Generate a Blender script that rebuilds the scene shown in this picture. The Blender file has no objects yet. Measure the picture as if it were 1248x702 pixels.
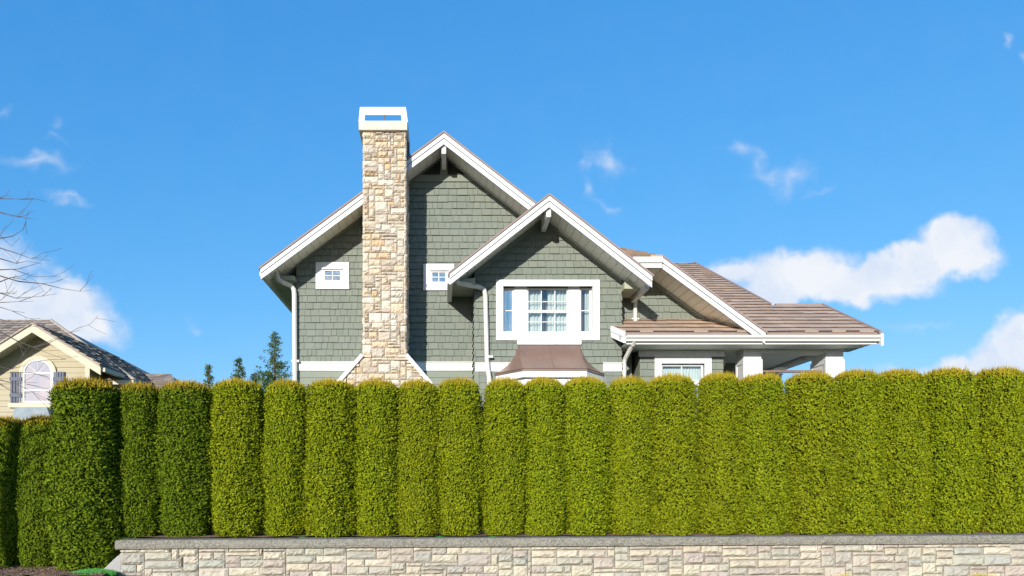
import bpy, bmesh, math, random
import numpy as np
from mathutils import Vector, Matrix
R = math.radians
D = bpy.data
SC = bpy.context.scene
COL = SC.collection

# ------------------------------------------------------------------ camera, sky, sun, exposure
F, CX, CY, EYE = 850.0, 540.0, 595.0, 1.75
cam_d = D.cameras.new('camera'); cam = D.objects.new('camera', cam_d); COL.objects.link(cam)
cam_d.sensor_width = 36; cam_d.lens = F/1248*36
cam_d.shift_x = (624-CX)/1248; cam_d.shift_y = (CY-351)/1248
cam_d.clip_end = 3000; cam_d.clip_start = .1
cam.location = (0, 0, EYE); cam.rotation_euler = (R(90), 0, 0)
SC.camera = cam

SUN_AZ, SUN_EL = 20.5, 16.5          # degrees left of straight behind the camera, height
SUN_STRENGTH, SKY_STRENGTH, EXPOSURE = 4.0, 0.15, 0.58
az = R(SUN_AZ)
sdir = Vector((-math.sin(az)*math.cos(R(SUN_EL)), -math.cos(az)*math.cos(R(SUN_EL)), math.sin(R(SUN_EL))))  # towards the sun
sl = D.lights.new('sun', 'SUN'); so = D.objects.new('sun', sl); COL.objects.link(so)
sl.energy = SUN_STRENGTH; sl.angle = R(.5); sl.color = (1, .955, .88)
so.rotation_euler = sdir.to_track_quat('Z', 'Y').to_euler(); so.location = (-5, -10, 12)

W = D.worlds.new('World'); SC.world = W; W.use_nodes = True
nt = W.node_tree; nt.nodes.clear()
def N(t, **k):
    n = nt.nodes.new(t)
    for a, b in k.items(): setattr(n, a, b)
    return n
def mth(op, a, b=None, c=None, clamp=False):
    n = N('ShaderNodeMath', operation=op); n.use_clamp = clamp
    for i, v in enumerate((a, b, c)):
        if v is None: continue
        if isinstance(v, (int, float)): n.inputs[i].default_value = v
        else: nt.links.new(v, n.inputs[i])
    return n.outputs[0]
def vm(op, a, b=None, scale=None):
    n = N('ShaderNodeVectorMath', operation=op)
    for i, v in enumerate((a, b)):
        if v is None: continue
        if isinstance(v, tuple): n.inputs[i].default_value = v
        else: nt.links.new(v, n.inputs[i])
    if scale is not None: n.inputs['Scale'].default_value = scale
    return n
sky = N('ShaderNodeTexSky', sky_type='NISHITA'); sky.sun_disc = False
sky.sun_elevation = R(SUN_EL); sky.sun_rotation = math.atan2(sdir.x, sdir.y)
sky.altitude = 50; sky.air_density = 1.0; sky.dust_density = .35; sky.ozone_density = 1.6
tc = N('ShaderNodeTexCoord')
sep = N('ShaderNodeSeparateXYZ'); nt.links.new(tc.outputs['Generated'], sep.inputs[0])
yy = mth('MAXIMUM', sep.outputs['Y'], .02)
gx = mth('DIVIDE', sep.outputs['X'], yy); gz = mth('DIVIDE', sep.outputs['Z'], yy)
cmb = N('ShaderNodeCombineXYZ'); nt.links.new(gx, cmb.inputs[0]); nt.links.new(gz, cmb.inputs[1])
def noise(vec, scale, detail=6, rough=.55):
    n = N('ShaderNodeTexNoise'); n.inputs['Scale'].default_value = scale; n.inputs['Detail'].default_value = detail
    n.inputs['Roughness'].default_value = rough; nt.links.new(vec, n.inputs['Vector']); return n
base = cmb.outputs[0]
n1 = noise(base, 9, 3, .5); n2 = noise(base, 26, 5, .5); n3 = noise(base, 16, 7, .6)
w1 = vm('SCALE', vm('SUBTRACT', n1.outputs['Color'], (.5, .5, .5)).outputs[0], scale=.055).outputs[0]
w2 = vm('SCALE', vm('SUBTRACT', n2.outputs['Color'], (.5, .5, .5)).outputs[0], scale=.05).outputs[0]
warp = vm('ADD', vm('ADD', base, w1).outputs[0], w2).outputs[0]
BLOBS = [ # azimuth / elevation tangents of each puff, radii, tilt, density
 (965,334,92,28,0,1.55),(1030,344,120,24,0,1.71),(1105,324,85,26,-14,1.71),(1162,303,50,32,0,1.78),(1190,318,34,24,0,1.24),(895,330,44,19,0,1.2),(950,358,55,18,0,1.55),
 (30,372,100,36,0,1.78),(100,392,58,30,20,1.55),(-30,350,60,60,0,1.71),(20,310,60,22,20,.62),(85,338,48,14,28,.55),
 (45,196,54,11,5,.46),(85,235,44,8,12,.36),(70,155,18,10,0,.30),(66,171,20,8,10,.30),(5,145,9,9,0,.3),
 (1255,420,90,38,-25,1.86),(1195,446,80,16,-8,1.55),(1120,454,90,9,0,.6),
 (742,192,26,18,20,.48),(718,199,15,9,-60,.34),(719,228,11,18,-15,.42),(736,246,15,8,30,.36),
 (902,180,22,18,0,.42),(925,196,30,11,50,.38),(966,216,38,20,-20,.46),(1000,232,24,8,-20,.32),(938,212,30,11,20,.38),
 (1228,52,11,13,0,.42),(1246,70,9,10,0,.4),(237,391,15,7,0,.34),(1120,395,70,10,0,.28),(880,60,120,8,8,.0)]
acc = None
for (cx, cy, rx, ry, rot, d) in BLOBS:
    if d <= 0: continue
    mp = N('ShaderNodeMapping', vector_type='TEXTURE')
    mp.inputs['Location'].default_value = ((cx-CX)/F, (CY-cy)/F, 0)
    mp.inputs['Rotation'].default_value = (0, 0, R(-rot))
    mp.inputs['Scale'].default_value = (rx/F*1.25, ry/F*1.35, 1)
    nt.links.new(warp, mp.inputs['Vector'])
    ln = vm('LENGTH', mp.outputs[0]).outputs['Value']
    v = mth('MULTIPLY', mth('SUBTRACT', 1.0, ln, clamp=True), d)
    acc = v if acc is None else mth('SMOOTH_MAX', acc, v, .12)
raw = mth('MULTIPLY', acc, mth('MULTIPLY_ADD', n3.outputs['Fac'], 1.3, .35))
mr = N('ShaderNodeMapRange', interpolation_type='SMOOTHSTEP')
mr.inputs['From Min'].default_value = .04; mr.inputs['From Max'].default_value = .85
nt.links.new(raw, mr.inputs['Value'])
front = mth('GREATER_THAN', sep.outputs['Y'], .05)
mask = mth('MULTIPLY', mth('MULTIPLY', mr.outputs[0], front), .93)
hs = N('ShaderNodeHueSaturation'); hs.inputs['Saturation'].default_value = 1.12; hs.inputs['Value'].default_value = 1.0
nt.links.new(sky.outputs[0], hs.inputs['Color'])
mx = N('ShaderNodeMix', data_type='RGBA')
sr = N('ShaderNodeSeparateColor'); nt.links.new(hs.outputs[0], sr.inputs[0]); cc_ = N('ShaderNodeCombineColor')
for i_, (a_, g_) in enumerate(((.365, 1.0), (1.13, .56), (2.37, .37))):      # clearer, deeper blue air
    nt.links.new(mth('MULTIPLY', mth('POWER', mth('MAXIMUM', sr.outputs[i_], .0001), g_), a_), cc_.inputs[i_])
nt.links.new(mask, mx.inputs[0]); nt.links.new(cc_.outputs[0], mx.inputs[6])
ns_c = N('ShaderNodeMapRange'); ns_c.inputs['From Min'].default_value = .3; ns_c.inputs['From Max'].default_value = .58
nt.links.new(noise(warp, 9, 6, .55).outputs['Fac'], ns_c.inputs['Value'])
cr = N('ShaderNodeMix', data_type='RGBA'); nt.links.new(mth('MULTIPLY', mr.outputs[0], ns_c.outputs[0]), cr.inputs[0])
cr.inputs[6].default_value = (3.1, 3.5, 4.2, 1); cr.inputs[7].default_value = (4.15, 4.2, 4.35, 1)
nt.links.new(cr.outputs[2], mx.inputs[7])
bg = N('ShaderNodeBackground'); bg.inputs['Strength'].default_value = SKY_STRENGTH
nt.links.new(mx.outputs[2], bg.inputs['Color'])
ow = N('ShaderNodeOutputWorld'); nt.links.new(bg.outputs[0], ow.inputs[0])
SC.view_settings.view_transform = 'Standard'; SC.view_settings.look = 'None'
SC.view_settings.gamma = 1; SC.view_settings.use_curve_mapping = False
SC.view_settings.exposure = EXPOSURE

# ------------------------------------------------------------------ helpers
def X(px, Y): return (px-CX)/F*Y
def Z(py, Y): return EYE+(CY-py)/F*Y
def P(px, py, Y): return Vector((X(px, Y), Y, Z(py, Y)))

def mat(name, col, rough=.6, noise_amt=.0, noise_scale=8, col2=None, island=None, bump=0, bump_scale=60,
        wave=None, spec=.4, metal=0, stain=None, ztop=None, trans=0, orand=0):
    m = D.materials.new(name); m.use_nodes = True; t = m.node_tree; b = t.nodes['Principled BSDF']
    L = t.links.new
    def nn(k, **kw):
        n = t.nodes.new(k)
        for a, c in kw.items(): setattr(n, a, c)
        return n
    b.inputs['Roughness'].default_value = rough; b.inputs['Metallic'].default_value = metal
    b.inputs['Specular IOR Level'].default_value = spec
    if trans: b.inputs['Transmission Weight'].default_value = 0
    co = nn('ShaderNodeTexCoord').outputs['Object']
    if island:
        g = nn('ShaderNodeNewGeometry'); r = nn('ShaderNodeValToRGB')
        r.color_ramp.interpolation = 'LINEAR'
        el = r.color_ramp.elements
        while len(el) > 1: el.remove(el[0])
        el[0].position = 0; el[0].color = (*island[0], 1)
        for i, c in enumerate(island[1:]):
            e = el.new((i+1)/(len(island)-1)); e.color = (*c, 1)
        L(g.outputs['Random Per Island'], r.inputs[0]); src = r.outputs[0]
    else:
        r = nn('ShaderNodeRGB'); r.outputs[0].default_value = (*col, 1); src = r.outputs[0]
    if noise_amt:
        n = nn('ShaderNodeTexNoise'); n.inputs['Scale'].default_value = noise_scale; n.inputs['Detail'].default_value = 8
        n.inputs['Roughness'].default_value = .65; L(co, n.inputs['Vector'])
        mr_ = nn('ShaderNodeMapRange'); mr_.inputs['From Min'].default_value = .35; mr_.inputs['From Max'].default_value = .68
        L(n.outputs['Fac'], mr_.inputs[0])
        k = nn('ShaderNodeMath', operation='MULTIPLY'); L(mr_.outputs[0], k.inputs[0]); k.inputs[1].default_value = noise_amt
        mxx = nn('ShaderNodeMix', data_type='RGBA'); L(k.outputs[0], mxx.inputs[0]); L(src, mxx.inputs[6])
        mxx.inputs[7].default_value = (*(col2 or tuple(c*.5 for c in col)), 1); src = mxx.outputs[2]
    if stain:   # (colour, amount, stretched noise scale) rain streaks
        mp_ = nn('ShaderNodeMapping'); mp_.inputs['Scale'].default_value = stain[2]; L(co, mp_.inputs[0])
        n = nn('ShaderNodeTexNoise'); n.inputs['Scale'].default_value = 1; n.inputs['Detail'].default_value = 6; L(mp_.outputs[0], n.inputs['Vector'])
        mr_ = nn('ShaderNodeMapRange'); mr_.inputs['From Min'].default_value = .5; mr_.inputs['From Max'].default_value = .75
        mr_.inputs['To Max'].default_value = stain[1]; L(n.outputs['Fac'], mr_.inputs[0])
        mxx = nn('ShaderNodeMix', data_type='RGBA'); L(mr_.outputs[0], mxx.inputs[0]); L(src, mxx.inputs[6])
        mxx.inputs[7].default_value = (*stain[0], 1); src = mxx.outputs[2]
    if ztop:    # bronzed shoot tips: (colour, z from, z to)
        sp = nn('ShaderNodeSeparateXYZ'); L(co, sp.inputs[0])
        n = nn('ShaderNodeTexNoise'); n.inputs['Scale'].default_value = 9; L(co, n.inputs['Vector'])
        ad = nn('ShaderNodeMath', operation='MULTIPLY_ADD'); L(n.outputs['Fac'], ad.inputs[0]); ad.inputs[1].default_value = .35; L(sp.outputs[2], ad.inputs[2])
        mr_ = nn('ShaderNodeMapRange'); mr_.inputs['From Min'].default_value = ztop[1]; mr_.inputs['From Max'].default_value = ztop[2]
        L(ad.outputs[0], mr_.inputs[0])
        mxx = nn('ShaderNodeMix', data_type='RGBA'); L(mr_.outputs[0], mxx.inputs[0]); L(src, mxx.inputs[6])
        mxx.inputs[7].default_value = (*ztop[0], 1); src = mxx.outputs[2]
    if orand:   # some plants are browner than others
        oi = nn('ShaderNodeObjectInfo'); ml = nn('ShaderNodeMath', operation='MULTIPLY'); L(oi.outputs['Random'], ml.inputs[0]); ml.inputs[1].default_value = orand
        mxx = nn('ShaderNodeMix', data_type='RGBA'); L(ml.outputs[0], mxx.inputs[0]); L(src, mxx.inputs[6]); mxx.inputs[7].default_value = (.22, .19, .01, 1); src = mxx.outputs[2]
    L(src, b.inputs['Base Color'])
    h = None
    if bump:
        n = nn('ShaderNodeTexNoise'); n.inputs['Scale'].default_value = bump_scale; n.inputs['Detail'].default_value = 6; L(co, n.inputs['Vector'])
        h = n.outputs['Fac']; dist = bump
    if wave:    # (axis, period, depth) grooves between boards
        sp = nn('ShaderNodeSeparateXYZ'); L(co, sp.inputs[0])
        fr = nn('ShaderNodeMath', operation='PINGPONG'); L(sp.outputs['XYZ'.index(wave[0])], fr.inputs[0]); fr.inputs[1].default_value = wave[1]/2
        ms = nn('ShaderNodeMapRange'); ms.inputs['From Max'].default_value = .012; L(fr.outputs[0], ms.inputs[0])
        h = ms.outputs[0]; dist = wave[2]
    if h is not None:
        bp = nn('ShaderNodeBump'); bp.inputs['Distance'].default_value = dist; bp.inputs['Strength'].default_value = 1
        L(h, bp.inputs['Height']); L(bp.outputs[0], b.inputs['Normal'])
    return m

M = {}
sage = [(.168,.187,.153),(.184,.202,.165),(.176,.194,.158),(.197,.213,.174),(.160,.179,.148),(.188,.205,.168)]
M['shingle'] = mat('sage_shingle', (.2,.245,.18), .75, .25, 5, (.15,.185,.14), island=sage, bump=.004, bump_scale=45, stain=((.13,.16,.12), .35, (14,14,1.3)))
M['lap'] = mat('sage_lap', (.2,.222,.172), .65, .2, 4, (.165,.185,.145))
M['white'] = mat('white_paint', (.72,.72,.70), .55, .45, 3, (.62,.62,.59), stain=((.50,.49,.43), .5, (7,7,.9)), bump=.003, bump_scale=12)
M['white2'] = mat('white_gutter', (.62,.60,.54), .4, .3, 6, (.6,.57,.5))
M['soffit'] = mat('soffit_boards', (.85,.83,.72), .6, .15, 3, (.72,.71,.61), wave=('X', .16, .012))
M['soffit_flat'] = mat('porch_ceiling', (.80,.81,.74), .6, .15, 3, (.72,.73,.66), wave=('X', .14, .004))
M['sagetrim'] = mat('sage_trim', (.19,.21,.165), .6, .2, 5, (.15,.18,.14))
M['ventslat_shade'] = mat('vent_slat_shade', (.06,.07,.055), .7)  # near-black slats: shadow under the peak put into the colour
M['returntrim'] = mat('return_board', (.36,.37,.27), .6, .2, 5, (.3,.31,.22))
M['darktrim'] = mat('dark_flashing', (.07,.06,.055), .5)
M['tile'] = mat('roof_tile', (.3,.2,.15), .85, .4, 7, (.34,.25,.2), island=[(.50,.365,.265),(.44,.325,.245),(.55,.41,.30),(.48,.35,.255),(.39,.295,.225),(.52,.385,.28)], bump=.006, bump_scale=40, spec=.2)
M['tiletrim'] = mat('roof_tile_edge', (.30,.22,.19), .8, .4, 12, (.2,.15,.13), bump=.006, bump_scale=30)
st = [(.60,.48,.33),(.66,.58,.44),(.70,.64,.53),(.50,.43,.34),(.66,.53,.36),(.60,.41,.22),(.70,.65,.55),(.42,.34,.26),(.60,.55,.46),(.56,.47,.33)]
M['chstone'] = mat('chimney_stone', (.5,.4,.3), .85, .45, 11, (.48,.37,.25), island=st, bump=.02, bump_scale=22, spec=.2)
M['mortar'] = mat('mortar', (.25,.21,.165), .95, .4, 30, (.17,.14,.11))
st2 = [(.47,.42,.31),(.54,.48,.36),(.41,.40,.315),(.39,.32,.27),(.57,.51,.39),(.42,.345,.295),(.37,.375,.315),(.52,.44,.32),(.59,.53,.41),(.49,.44,.335),(.34,.33,.275),(.45,.37,.31)]
M['wallstone'] = mat('wall_stone', (.5,.45,.4), .85, .5, 9, (.40,.35,.27), island=st2, bump=.03, bump_scale=14, spec=.2)
M['cap'] = mat('cap_concrete', (.37,.34,.275), .95, .95, 30, (.12,.11,.085), bump=.03, bump_scale=55, stain=((.36,.33,.26),.55,(4,4,9)), spec=.1)
M['crown_conc'] = mat('chimney_crown', (.66,.58,.46), .8, .6, 8, (.45,.38,.28))
M['copper'] = mat('weathered_copper', (.29,.18,.14), .34, .6, 3.5, (.34,.24,.19), metal=.45, stain=((.22,.175,.15), .7, (3,3,1.5)))
M['curtain'] = mat('curtain_cloth', (.56,.61,.56), .85, .4, 4, (.45,.5,.46))
M['blind'] = mat('window_blind', (.30,.34,.36), .8, .6, 2.2, (.14,.17,.2))
M['valance'] = mat('curtain_brown', (.13,.09,.08), .85)
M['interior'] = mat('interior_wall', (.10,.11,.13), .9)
M['yellow_siding'] = mat('yellow_lap', (.41,.355,.235), .7, .25, 4, (.35,.30,.20))
M['ytrim'] = mat('cream_trim', (.52,.46,.33), .6, .2, 4, (.44,.39,.27))
M['shutter'] = mat('shutter_blue', (.085,.10,.14), .6, .2, 10, (.06,.07,.1))
M['greytile'] = mat('grey_shake', (.24,.19,.15), .85, .4, 9, (.12,.1,.09), island=[(.42,.34,.27),(.28,.225,.18),(.50,.42,.34),(.2,.16,.13),(.36,.29,.235)], bump=.006, bump_scale=40, spec=.2)
M['thuja'] = mat('thuja_sprays', (.16,.2,.02), .65, .5, 2.6, (.13,.19,.008), island=[(.145,.20,.005),(.255,.29,.008),(.175,.23,.005),(.34,.35,.010),(.075,.115,.004),(.22,.265,.007)], spec=.08, ztop=((.40,.27,.02), 3.02, 3.24), orand=.20)
M['thuja_dark'] = mat('thuja_sprays_deep', (.1,.15,.02), .65, .4, 3, (.075,.125,.008), island=[(.09,.14,.006),(.155,.205,.009),(.11,.165,.006),(.055,.095,.005),(.19,.23,.01)], spec=.08, ztop=((.38,.25,.02), 3.0, 3.2))
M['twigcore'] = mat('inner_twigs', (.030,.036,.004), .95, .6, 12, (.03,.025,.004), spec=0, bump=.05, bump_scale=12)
M['bark'] = mat('bark', (.12,.085,.06), .9, .5, 20, (.07,.05,.04), bump=.02, bump_scale=30)
M['twig'] = mat('bare_twig', (.16,.12,.10), .85, .3, 20, (.06,.045,.04))
M['cedar'] = mat('cedar_sprays', (.05,.09,.03), .65, .3, 4, (.03,.06,.02), island=[(.07,.12,.03),(.11,.17,.035),(.055,.095,.03),(.15,.20,.05)], spec=.25)
M['soil'] = mat('bark_mulch', (.34,.22,.14), .95, .8, 26, (.17,.105,.07), bump=.05, bump_scale=40)
M['mulchbit'] = mat('mulch_chips', (.2,.12,.07), .95, island=[(.34,.21,.13),(.2,.12,.08),(.42,.28,.18),(.27,.17,.11)])
M['lawn'] = mat('lawn', (.05,.11,.02), .9, .5, 2, (.035,.075,.015), bump=.03, bump_scale=60)
M['grass'] = mat('grass_blades', (.04,.22,.02), .6, island=[(.03,.24,.02),(.05,.30,.03),(.02,.17,.015)])
M['flower'] = mat('yellow_blossom', (.7,.5,.03), .6, island=[(.75,.5,.02),(.6,.45,.05),(.3,.35,.04)])
M['pave'] = mat('pavement_concrete', (.36,.35,.33), .9, .4, 6, (.27,.26,.25), bump=.01, bump_scale=60)
M['asphalt'] = mat('asphalt', (.05,.05,.05), .9, .4, 20, (.035,.035,.036), bump=.01, bump_scale=90)
M['wood'] = mat('rail_wood', (.2,.13,.09), .7, .3, 9, (.14,.09,.06))

def glass(name, tint, refl, transcol=(.8,.88,.9)):
    m = D.materials.new(name); m.use_nodes = True; t = m.node_tree; t.nodes.clear()
    o = t.nodes.new('ShaderNodeOutputMaterial'); mx_ = t.nodes.new('ShaderNodeMixShader')
    a = t.nodes.new('ShaderNodeBsdfTransparent'); a.inputs[0].default_value = (*transcol, 1)
    g = t.nodes.new('ShaderNodeBsdfGlossy'); g.inputs['Color'].default_value = (*tint, 1); g.inputs['Roughness'].default_value = .02
    n = t.nodes.new('ShaderNodeTexNoise'); n.inputs['Scale'].default_value = 1.3
    bp = t.nodes.new('ShaderNodeBump'); bp.inputs['Distance'].default_value = .02; t.links.new(n.outputs[0], bp.inputs['Height']); t.links.new(bp.outputs[0], g.inputs['Normal'])
    mx_.inputs[0].default_value = refl
    t.links.new(a.outputs[0], mx_.inputs[1]); t.links.new(g.outputs[0], mx_.inputs[2]); t.links.new(mx_.outputs[0], o.inputs[0])
    return m
M['glass'] = glass('window_glass', (.9,.93,.95), .16, (.93,.96,.96))
M['glass_refl'] = glass('window_glass_reflecting', (1.0,.93,.84), .66)

class MB:
    def __init__(s): s.v = []; s.f = []; s.mi = []; s.cur = 0
    def poly(s, pts, faces):
        o = len(s.v); s.v += [tuple(p) for p in pts]
        for f in faces: s.f.append(tuple(i+o for i in f)); s.mi.append(s.cur)
    def box(s, x0, x1, y0, y1, z0, z1):
        p = [(x, y, z) for z in (z0, z1) for y in (y0, y1) for x in (x0, x1)]
        s.poly(p, [(0,2,3,1),(4,5,7,6),(0,1,5,4),(2,6,7,3),(0,4,6,2),(1,3,7,5)]); return s
    def prism(s, pts, y0, y1, axis='Y'):
        n = len(pts)
        if axis == 'Y': a = [(x, y0, z) for x, z in pts]; b = [(x, y1, z) for x, z in pts]
        elif axis == 'X': a = [(y0, y, z) for y, z in pts]; b = [(y1, y, z) for y, z in pts]
        else: a = [(x, y, y0) for x, y in pts]; b = [(x, y, y1) for x, y in pts]
        s.poly(a+b, [tuple(range(n)), tuple(range(2*n-1, n-1, -1))]+[(i, i+n, (i+1) % n+n, (i+1) % n) for i in range(n)]); return s
    def tube(s, pts, r, seg=8, caps=True):
        pts = [Vector(p) for p in pts]; rs = r if isinstance(r, (list, tuple)) else [r]*len(pts)
        o = len(s.v); up = None
        for i, p in enumerate(pts):
            d = (pts[min(i+1, len(pts)-1)]-pts[max(i-1, 0)]).normalized()
            if up is None: up = d.orthogonal().normalized()
            up = (up-d*up.dot(d)).normalized(); q = d.cross(up)
            for k in range(seg):
                a = 2*math.pi*k/seg+math.pi/seg
                s.v.append(tuple(p+(up*math.cos(a)+q*math.sin(a))*rs[i]))
        for i in range(len(pts)-1):
            for k in range(seg):
                s.f.append((o+i*seg+k, o+i*seg+(k+1) % seg, o+(i+1)*seg+(k+1) % seg, o+(i+1)*seg+k)); s.mi.append(s.cur)
        if caps:
            s.f.append(tuple(o+k for k in range(seg))[::-1]); s.mi.append(s.cur)
            s.f.append(tuple(o+(len(pts)-1)*seg+k for k in range(seg))); s.mi.append(s.cur)
        return s
    def build(s, name, m, parent=None, fix=True, bevel=0, smooth=False):
        me = D.meshes.new(name); me.from_pydata(s.v, [], s.f)
        ms = m if isinstance(m, list) else [m]
        for q in ms: me.materials.append(q)
        if len(ms) > 1: me.polygons.foreach_set('material_index', s.mi)
        if fix:
            b = bmesh.new(); b.from_mesh(me); bmesh.ops.recalc_face_normals(b, faces=b.faces); b.to_mesh(me); b.free()
        if smooth: me.polygons.foreach_set('use_smooth', [True]*len(me.polygons))
        o = D.objects.new(name, me); COL.objects.link(o)
        if parent: o.parent = parent
        if bevel:
            md = o.modifiers.new('bevel', 'BEVEL'); md.width = bevel; md.segments = 2; md.limit_method = 'ANGLE'; md.angle_limit = R(40)
        return o
def tag(o, label=None, cat=None, group=None, kind=None):
    if label: o['label'] = label
    if cat: o['category'] = cat
    if group: o['group'] = group
    if kind: o['kind'] = kind
    return o
def empty(name, loc=(0, 0, 0)):
    o = D.objects.new(name, None); COL.objects.link(o); o.location = loc; o.empty_display_size = .2; return o
def box(name, m, par, x0, x1, y0, y1, z0, z1, bevel=0):
    return MB().box(min(x0,x1), max(x0,x1), min(y0,y1), max(y0,y1), min(z0,z1), max(z0,z1)).build(name, m, par, bevel=bevel)

def clip(poly, a, b, c):      # keep a*u+b*v <= c
    out = []
    for i in range(len(poly)):
        p, q = poly[i], poly[(i+1) % len(poly)]
        dp, dq = a*p[0]+b*p[1]-c, a*q[0]+b*q[1]-c
        if dp <= 0: out.append(p)
        if (dp < 0 < dq) or (dq < 0 < dp):
            t = dp/(dp-dq); out.append((p[0]+(q[0]-p[0])*t, p[1]+(q[1]-p[1])*t))
    return out
def clip_convex(poly, region):   # region counter-clockwise
    for i in range(len(region)):
        (x0, y0), (x1, y1) = region[i], region[(i+1) % len(region)]
        a, b = (y1-y0), -(x1-x0)
        poly = clip(poly, a, b, a*x0+b*y0)
        if len(poly) < 3: return []
    return poly
def area(p): return abs(sum(p[i][0]*p[(i+1) % len(p)][1]-p[(i+1) % len(p)][0]*p[i][1] for i in range(len(p))))/2
def minus(poly, hole):
    x0, z0, x1, z1 = hole; res = []
    for q in (clip(poly, 1, 0, x0), clip(poly, -1, 0, -x1)):
        if len(q) > 2: res.append(q)
    mid = clip(clip(poly, -1, 0, -x0) or [], 1, 0, x1) if len(clip(poly, -1, 0, -x0)) > 2 else []
    if len(mid) > 2:
        for q in (clip(mid, 0, 1, z0), clip(mid, 0, -1, -z1)):
            if len(q) > 2: res.append(q)
    return res
def courses(mb, O, U, V, Nn, region, h, wr, th, seed, holes=(), jit=.004, gap=.004, v0=None, under=.03):
    """shingles / boards / tiles: each piece a wedge, thicker at its lower edge, cut to the region"""
    rnd = random.Random(seed); O, U, V, Nn = map(Vector, (O, U, V, Nn))
    us = [p[0] for p in region]; vs = [p[1] for p in region]
    v = (min(vs) if v0 is None else v0)
    while v < max(vs):
        u = min(us)-rnd.random()*wr[1]
        while u < max(us):
            w = rnd.uniform(*wr); dz = rnd.uniform(-jit, jit); dt = rnd.uniform(.75, 1.25)
            pc = [(u+gap/2, v+dz), (u+w-gap/2, v+dz), (u+w-gap/2, v+h+.012), (u+gap/2, v+h+.012)]
            pcs = [clip_convex(pc, region)]
            for ho in holes: pcs = [q for p_ in pcs if len(p_) > 2 for q in minus(p_, ho)]
            for q in pcs:
                if len(q) < 3 or area(q) < 1e-4: continue
                n = len(q)
                back = [O+U*a+V*(b+(under if b < v+dz+.004 else 0))-Nn*.004 for a, b in q]
                frnt = [O+U*a+V*b+Nn*(th*dt*(1-.8*min(max((b-v)/h, 0), 1.05))+.002) for a, b in q]
                mb.poly(back+frnt, [tuple(range(n, 2*n))]+[(i, (i+1) % n, (i+1) % n+n, i+n) for i in range(n)])
            u += w
        v += h
def stones(mb, O, U, V, Nn, nu, nv, cu, cv, seed, region=None, wr=(2, 6), hw=(1, 2, 2, 3), depth=.05, gap=.012, rough=.012):
    """random coursed rubble: stones of whole cells, each a pillowed, hand-cut face"""
    rnd = random.Random(seed); O, U, V, Nn = map(Vector, (O, U, V, Nn))
    def inside(x, y): return any(len(clip_convex([(x-.001, y-.001), (x+.001, y-.001), (x+.001, y+.001), (x-.001, y+.001)], rg)) > 2 for rg in region)
    def touch(i, j): return any(len(q_) > 2 and area(q_) > .04*cu*cv for q_ in (clip_convex([(i*cu, j*cv), (i*cu+cu, j*cv), (i*cu+cu, j*cv+cv), (i*cu, j*cv+cv)], rg) for rg in region))
    grid = [[bool(region) and not touch(i, j) for i in range(nu)] for j in range(nv)]
    for j in range(nv):
        for i in range(nu):
            if grid[j][i]: continue
            h = min(rnd.choice(hw), nv-j); w = rnd.randint(*wr)
            if h == 3: w = max(w, 4)
            ww = 0
            while ww < w and i+ww < nu and not grid[j][i+ww]: ww += 1
            while h > 1 and any(grid[j+h-1][i+k] for k in range(ww)): h -= 1
            if ww == 1 and h == 1: pass
            for b in range(h):
                for a in range(ww): grid[j+b][i+a] = True
            u0, u1, v0, v1 = i*cu+gap/2, (i+ww)*cu-gap/2, j*cv+gap/2, (j+h)*cv-gap/2
            u0 += rnd.uniform(-.2,.3)*gap; u1 -= rnd.uniform(-.2,.3)*gap; v0 += rnd.uniform(-.2,.3)*gap; v1 -= rnd.uniform(-.2,.3)*gap
            if region:
                pcs = [q_ for q_ in (clip_convex([(u0,v0),(u1,v0),(u1,v1),(u0,v1)], rg) for rg in region) if len(q_) > 2]
                tot = sum(area(q_) for q_ in pcs)
                if tot < .97*(u1-u0)*(v1-v0):
                    d = depth*rnd.uniform(.6, 1)
                    for q_ in pcs:
                        if area(q_) < 2e-4: continue
                        n = len(q_); mb.poly([O+U*a+V*b for a, b in q_]+[O+U*a+V*b+Nn*d for a, b in q_], [tuple(range(n, 2*n))]+[(k, (k+1) % n, (k+1) % n+n, k+n) for k in range(n)])
                    continue
            nx, ny = max(3, min(8, int((u1-u0)/.05)+2)), max(3, min(6, int((v1-v0)/.05)+2))
            d = depth*rnd.uniform(.55, 1.15); tu, tv = rnd.uniform(-.12, .12), rnd.uniform(-.12, .12)
            pts = []
            for b in range(ny+1):
                for a in range(nx+1):
                    su, sv = a/nx, b/ny
                    eu, ev = min(su, 1-su)*(u1-u0), min(sv, 1-sv)*(v1-v0)
                    e = min(eu, ev)
                    k = .35 if e <= 1e-6 else (.82+.18*min(1, e/.04))
                    ju = rnd.uniform(-1, 1)*(.006 if 0 < a < nx else .003); jv = rnd.uniform(-1, 1)*(.006 if 0 < b < ny else .003)
                    dd = d*k+(tu*(su-.5)*(u1-u0)+tv*(sv-.5)*(v1-v0))*.6+(rnd.uniform(-rough, rough) if e > 1e-6 else 0)
                    pts.append(O+U*(u0+(u1-u0)*su+ju)+V*(v0+(v1-v0)*sv+jv)+Nn*max(dd, .004))
            fs = [(b*(nx+1)+a, b*(nx+1)+a+1, (b+1)*(nx+1)+a+1, (b+1)*(nx+1)+a) for b in range(ny) for a in range(nx)]
            ring = [a for a in range(nx)]+[b*(nx+1)+nx for b in range(ny)]+[ny*(nx+1)+a for a in range(nx, 0, -1)]+[b*(nx+1) for b in range(ny, 0, -1)]
            nb = len(pts); base_ = [pts[r]-Nn*(( (pts[r]-O).dot(Nn))+.01) for r in ring]
            fs += [(ring[k], nb+k, nb+(k+1) % len(ring), ring[(k+1) % len(ring)]) for k in range(len(ring))]
            mb.poly(pts+base_, fs)

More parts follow.
